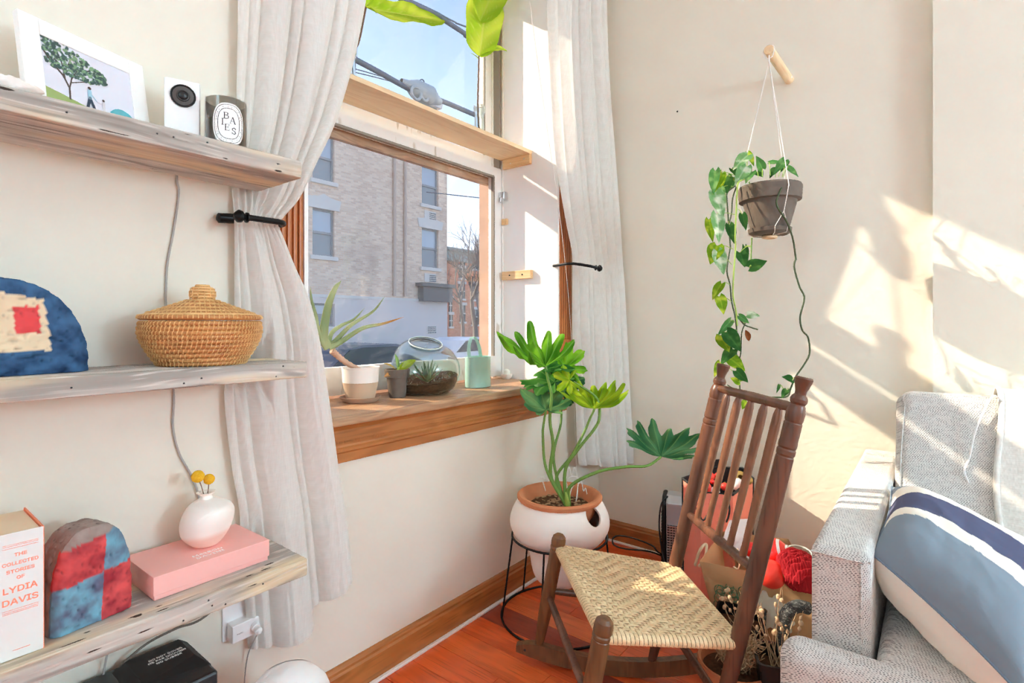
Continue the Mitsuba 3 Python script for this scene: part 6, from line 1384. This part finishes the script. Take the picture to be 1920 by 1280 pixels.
holes = [(c0, c1, zl0 + i * step, zl1 + i * step) for (c0, c1) in cols for i in range(3)] + [wins[4]]
holes += [(cols[0][0] - 4.2, cols[0][0] - 3.0, zl0 + i * step, zl1 + i * step) for i in range(2)]
poly = Polygon([(-22, zt_), (xr_, zt_), (xr_, 11.2), (-22, 11.2)]); low_poly = Polygon([(-22, GZ), (xr_, GZ), (xr_, zt_), (-22, zt_)])
for (x0, x1, z0, z1) in holes:
    h_ = Polygon([(x0, z0), (x1, z0), (x1, z1), (x0, z1)]); poly = poly.difference(h_); low_poly = low_poly.difference(h_)
FM = frame((0, FY + .4, 0), x=(1, 0, 0), y=(0, 0, 1), z=(0, -1, 0))
part(bd, 'brick_front', extr(poly, .4, FM), 'buff_brick', False); part(bd, 'stucco_base', extr(low_poly, .43, FM), 'stucco', False)
part(bd, 'body', box(-22, xr_, FY + .38, FY + 12, GZ, 11.2), 'buff_brick', False)
for (x0, x1, z0, z1) in holes:
    w_ = part(bd, 'window', cat(box(x0, x0 + .07, FY + .12, FY + .2, z0, z1), box(x1 - .07, x1, FY + .12, FY + .2, z0, z1), box(x0, x1, FY + .12, FY + .2, z1 - .08, z1), box(x0, x1, FY + .12, FY + .2, z0, z0 + .08), box(x0, x1, FY + .12, FY + .2, (z0 + z1) / 2 - .05, (z0 + z1) / 2 + .05)), 'window_grey', False)
    part(w_, 'pane', box(x0 + .06, x1 - .06, FY + .16, FY + .18, (z0 + z1) / 2, z1 - .06), 'far_glass', False); part(w_, 'pane', box(x0 + .06, x1 - .06, FY + .17, FY + .19, z0 + .06, (z0 + z1) / 2), plain('screen_grey', (148, 154, 158), .4), False)
    part(bd, 'sill', box(x0 - .12, x1 + .12, FY - .1, FY + .15, z0 - .16, z0), 'limestone', False)
    if z1 > zt_ + 1: part(bd, 'lintel', extr(Polygon([(x0 - .2, z1), (x1 + .2, z1), (x1 + .3, z1 + .42), (x0 + .75 * (x1 - x0), z1 + .5), ((x0 + x1) / 2, z1 + .62), (x0 + .25 * (x1 - x0), z1 + .5), (x0 - .3, z1 + .42)]), .45, FM), 'limestone', False)
for i in range(3):
    q = (cols[1][0] + .15, zl0 - .72 + i * step); a_ = part(bd, 'vent', box(q[0], q[0] + .75, FY - .04, FY + .05, q[1], q[1] + .42), 'limestone', False)
    part(a_, 'louvre', cat([box(q[0] + .3, q[0] + .73, FY - .06, FY - .03, q[1] + .04 + j * .09, q[1] + .08 + j * .09) for j in range(4)]), 'vent_grey', False, kind='stuff')
q0, q1 = fx(799, 611), fx(817, 625); a_ = part(bd, 'vent', box(q0[0], q1[0], FY - .06, FY, q1[2], q0[2]), 'limestone', False); part(a_, 'louvre', cat([box(q0[0] + .05, q1[0] - .05, FY - .08, FY - .05, z, z + .04) for z in np.linspace(q1[2] + .03, q0[2] - .07, 4)]), 'vent_grey', False, kind='stuff')
q0, q1 = fx(782, 532), fx(840, 563); part(bd, 'awning', cat(box(q0[0] - .1, xr_ + .1, FY - .5, FY, q0[2] - .12, q0[2] + .05), box(q0[0] + .05, xr_, FY - .4, FY, q1[2] - .1, q0[2] - .1)), 'awning', False)
for px in (738, 758): part(bd, 'drain_pipe', cyl((fx(px, 500)[0], FY - .08, zt_ + .1), (fx(px, 500)[0], FY - .08, 11), .07, sides=8), plain('pipe', (196, 178, 164), .8), 30)
part(bd, 'belt_course', box(-22, xr_, FY - .06, FY, zt_ - .1, zt_ + .02), 'limestone', False)
# red brick row house down the cross street
RY = 38.0
rh = thing('row_house', 'orange brick row house with dark windows far down the street', 'building')
rx0, rx1 = at_y(838, 500, RY)[0], at_y(980, 500, RY)[0] + 6; rz = at_y(860, 468, RY)[2]
part(rh, 'wall', box(rx0 - 3, rx1, RY, RY + 8, GZ, rz - 1.0), 'red_brick', False)
part(rh, 'cornice', cat(box(rx0 - 3.2, rx1, RY - .5, RY + 8, rz - 1.3, rz - .3), box(rx0 - 3.3, rx1, RY - .8, RY + 8, rz - .3, rz)), plain('cornice_grey', (150, 160, 158), .8), False)
for (xa, ya, xb, yb) in ((860, 502, 872, 522), (859, 532, 871, 560), (883, 532, 896, 562), (862, 572, 872, 603), (884, 580, 897, 608), (841, 560, 847, 585), (842, 590, 848, 612), (862, 480, 872, 498), (884, 478, 896, 505)):
    a_, b_ = at_y(xa, ya, RY), at_y(xb, yb, RY); w_ = part(rh, 'window', box(a_[0], b_[0], RY - .06, RY + .1, b_[2], a_[2]), 'dark_room', False)
    part(w_, 'frame', cat(box(a_[0], b_[0], RY - .1, RY - .05, (a_[2] + b_[2]) / 2 - .05, (a_[2] + b_[2]) / 2 + .05), box((a_[0] + b_[0]) / 2 - .04, (a_[0] + b_[0]) / 2 + .04, RY - .1, RY - .05, b_[2], a_[2]), box(a_[0] - .15, b_[0] + .15, RY - .16, RY, a_[2], a_[2] + .3), box(a_[0] - .1, b_[0] + .1, RY - .16, RY, b_[2] - .2, b_[2])), 'limestone', False)
# bare street trees
def bare_tree(label, base, h, seed, r0, lean_=0.0, spread=.5):
    rs = np.random.RandomState(seed); k = thing('bare_tree', label, 'tree'); tr_, br = [], []
    def grow(p, d, L, r, dep):
        n = 6; pts = [p]
        for i in range(n): d = unit(d + rs.normal(0, .09, 3) + V(0, 0, .05)); pts.append(pts[-1] + d * L / n)
        rr = np.linspace(r, r * .62, n + 1); (tr_ if dep < 2 else br).append(tube(pts, rr, 6 if dep < 2 else 4, caps=False))
        if dep >= 5: return
        for j in range(3 if dep < 4 else 2):
            a = rs.uniform(0, 2 * PI); side = unit(np.cross(d, V(math.cos(a), math.sin(a), .2)))
            grow(pts[rs.randint(3, n + 1)], unit(d + side * rs.uniform(.35, .95) * spread * 1.6), L * rs.uniform(.58, .78), r * .58, dep + 1)
    grow(np.asarray(base, float), unit(V(lean_, 0, 1)), h * .36, r0, 0)
    part(k, 'trunk', cat(tr_), 'far_bark' if 'far_bark' in scene else plain('far_bark', (128, 118, 112), .9), True); part(k, 'twigs', cat(br), 'far_bark', True, kind='stuff')
b_ = at_y(892, 600, 21.0); bare_tree('bare street tree in front of the orange row house', V(b_[0], 21.0, GZ), 9.5, 4, .20, -.02)
b_ = at_y(868, 600, 30.0); bare_tree('bare street tree rising at the corner of the brick building', V(b_[0], 30.0, GZ), 12.5, 9, .18, -.05)
b_ = at_y(905, 600, 33.0); bare_tree('bare street tree against the blue sky farther along', V(b_[0], 33.0, GZ), 13, 15, .2, .0)
# parked cars
def car(label, x, y, colm, L=4.5):
    k = thing('car', label, 'car'); m_ = rotz(0, (x, y, GZ))
    side_ = Polygon([(-2.2, .28), (-2.2, .7), (-2.05, .86), (-1.5, .93), (-.95, 1.36), (-.5, 1.45), (.55, 1.45), (.95, 1.38), (1.55, .98), (2.1, .9), (2.2, .72), (2.2, .28)]).buffer(-.05).buffer(.05)
    part(k, 'body', extr(side_, 1.72, m_ @ frame((0, .86, 0), x=(1, 0, 0), y=(0, 0, 1), z=(0, -1, 0))), colm, 30)
    gl = Polygon([(-1.35, .95), (-.86, 1.34), (-.45, 1.39), (.5, 1.39), (.86, 1.33), (1.35, .98)])
    part(k, 'side_glass', extr(gl, 1.76, m_ @ frame((0, .88, 0), x=(1, 0, 0), y=(0, 0, 1), z=(0, -1, 0))), 'dark_room', False)
    for sx in (-1.4, 1.4):
        for sy in (-.8, .8): part(k, 'wheel', tf(lathe([(0, -.1), (.2, -.1), (.31, -.08), (.32, 0), (.31, .08), (.2, .1), (0, .1)], 24), m_ @ axis_frame(V(sx, sy, .32), (0, 1, 0))), 'black_matte', 30)
plain('car_dark', (96, 104, 122), .25, metal=.3); plain('car_white', (232, 234, 236), .25); plain('car_grey', (150, 156, 164), .25, metal=.3)
q = at_y(672, 640, 10.5); car('dark blue parked car below the brick building', q[0], 10.5, 'car_dark')
q = at_y(872, 640, 12.8); car('white parked car seen behind the watering can', q[0], 12.8, 'car_white')
q = at_y(560, 640, 10.5); car('grey parked car farther left along the street', q[0] - 4.2, 10.5, 'car_grey')
# overhead cables with a splice case
CY = 6.0
cb_ = thing('utility_cable', 'bundle of grey overhead cables with a splice case seen through the upper window', 'cable')
plain('cable_grey', (112, 116, 124), .6); plain('splice_grey', (176, 180, 178), .5)
def ac_(px, py): return at_y(px, py, CY)
def line(pts, r): return tube(spline([ac_(*p) for p in pts], 30), r, 8)
part(cb_, 'cable', line([(400, -25), (678, 118), (740, 152), (775, 170), (830, 190), (892, 216), (1100, 305)], .048), 'cable_grey', True)
part(cb_, 'cable', line([(500, -110), (800, 18), (830, 36), (870, 62), (900, 82), (1100, 190)], .046), 'cable_grey', True)
part(cb_, 'cable', line([(700, -30), (800, 14), (850, 40), (890, 56), (1100, 130)], .016), 'cable_grey', True)
part(cb_, 'cable', line([(400, 60), (676, 132), (760, 158)], .009), 'cable_grey', True); part(cb_, 'cable', line([(400, 75), (676, 138), (760, 160)], .009), 'cable_grey', True); part(cb_, 'cable', line([(560, 50), (690, 124), (760, 159)], .009), 'cable_grey', True)
a_, b_ = ac_(752, 152), ac_(826, 192); part(cb_, 'splice_case', turned(a_, b_, [(0, .05), (.15, .08), (.35, .17), (.7, .19), (.85, .11), (1, .055)], 20), 'splice_grey', 30)
for px, py, r_ in ((772, 178, .11), (788, 183, .085)): part(cb_, 'loop', tube([ac_(px, py) + V(r_ * math.cos(a), -.12, r_ * math.sin(a)) for a in np.linspace(0, 2 * PI, 24, endpoint=False)], .028, 8, closed=True), 'splice_grey', True)
part(cb_, 'hook', tube(spline([ac_(786, 160), ac_(787, 152), ac_(791, 149), ac_(795, 153), ac_(795, 162)], 16), .012, 6), 'cable_grey', True)
part(cb_, 'cable', tube([at_y(800, 360, 14), at_y(1000, 382, 14)], .02, 5), 'cable_grey', True)  # separate phone line farther out, only grouped with the bundle
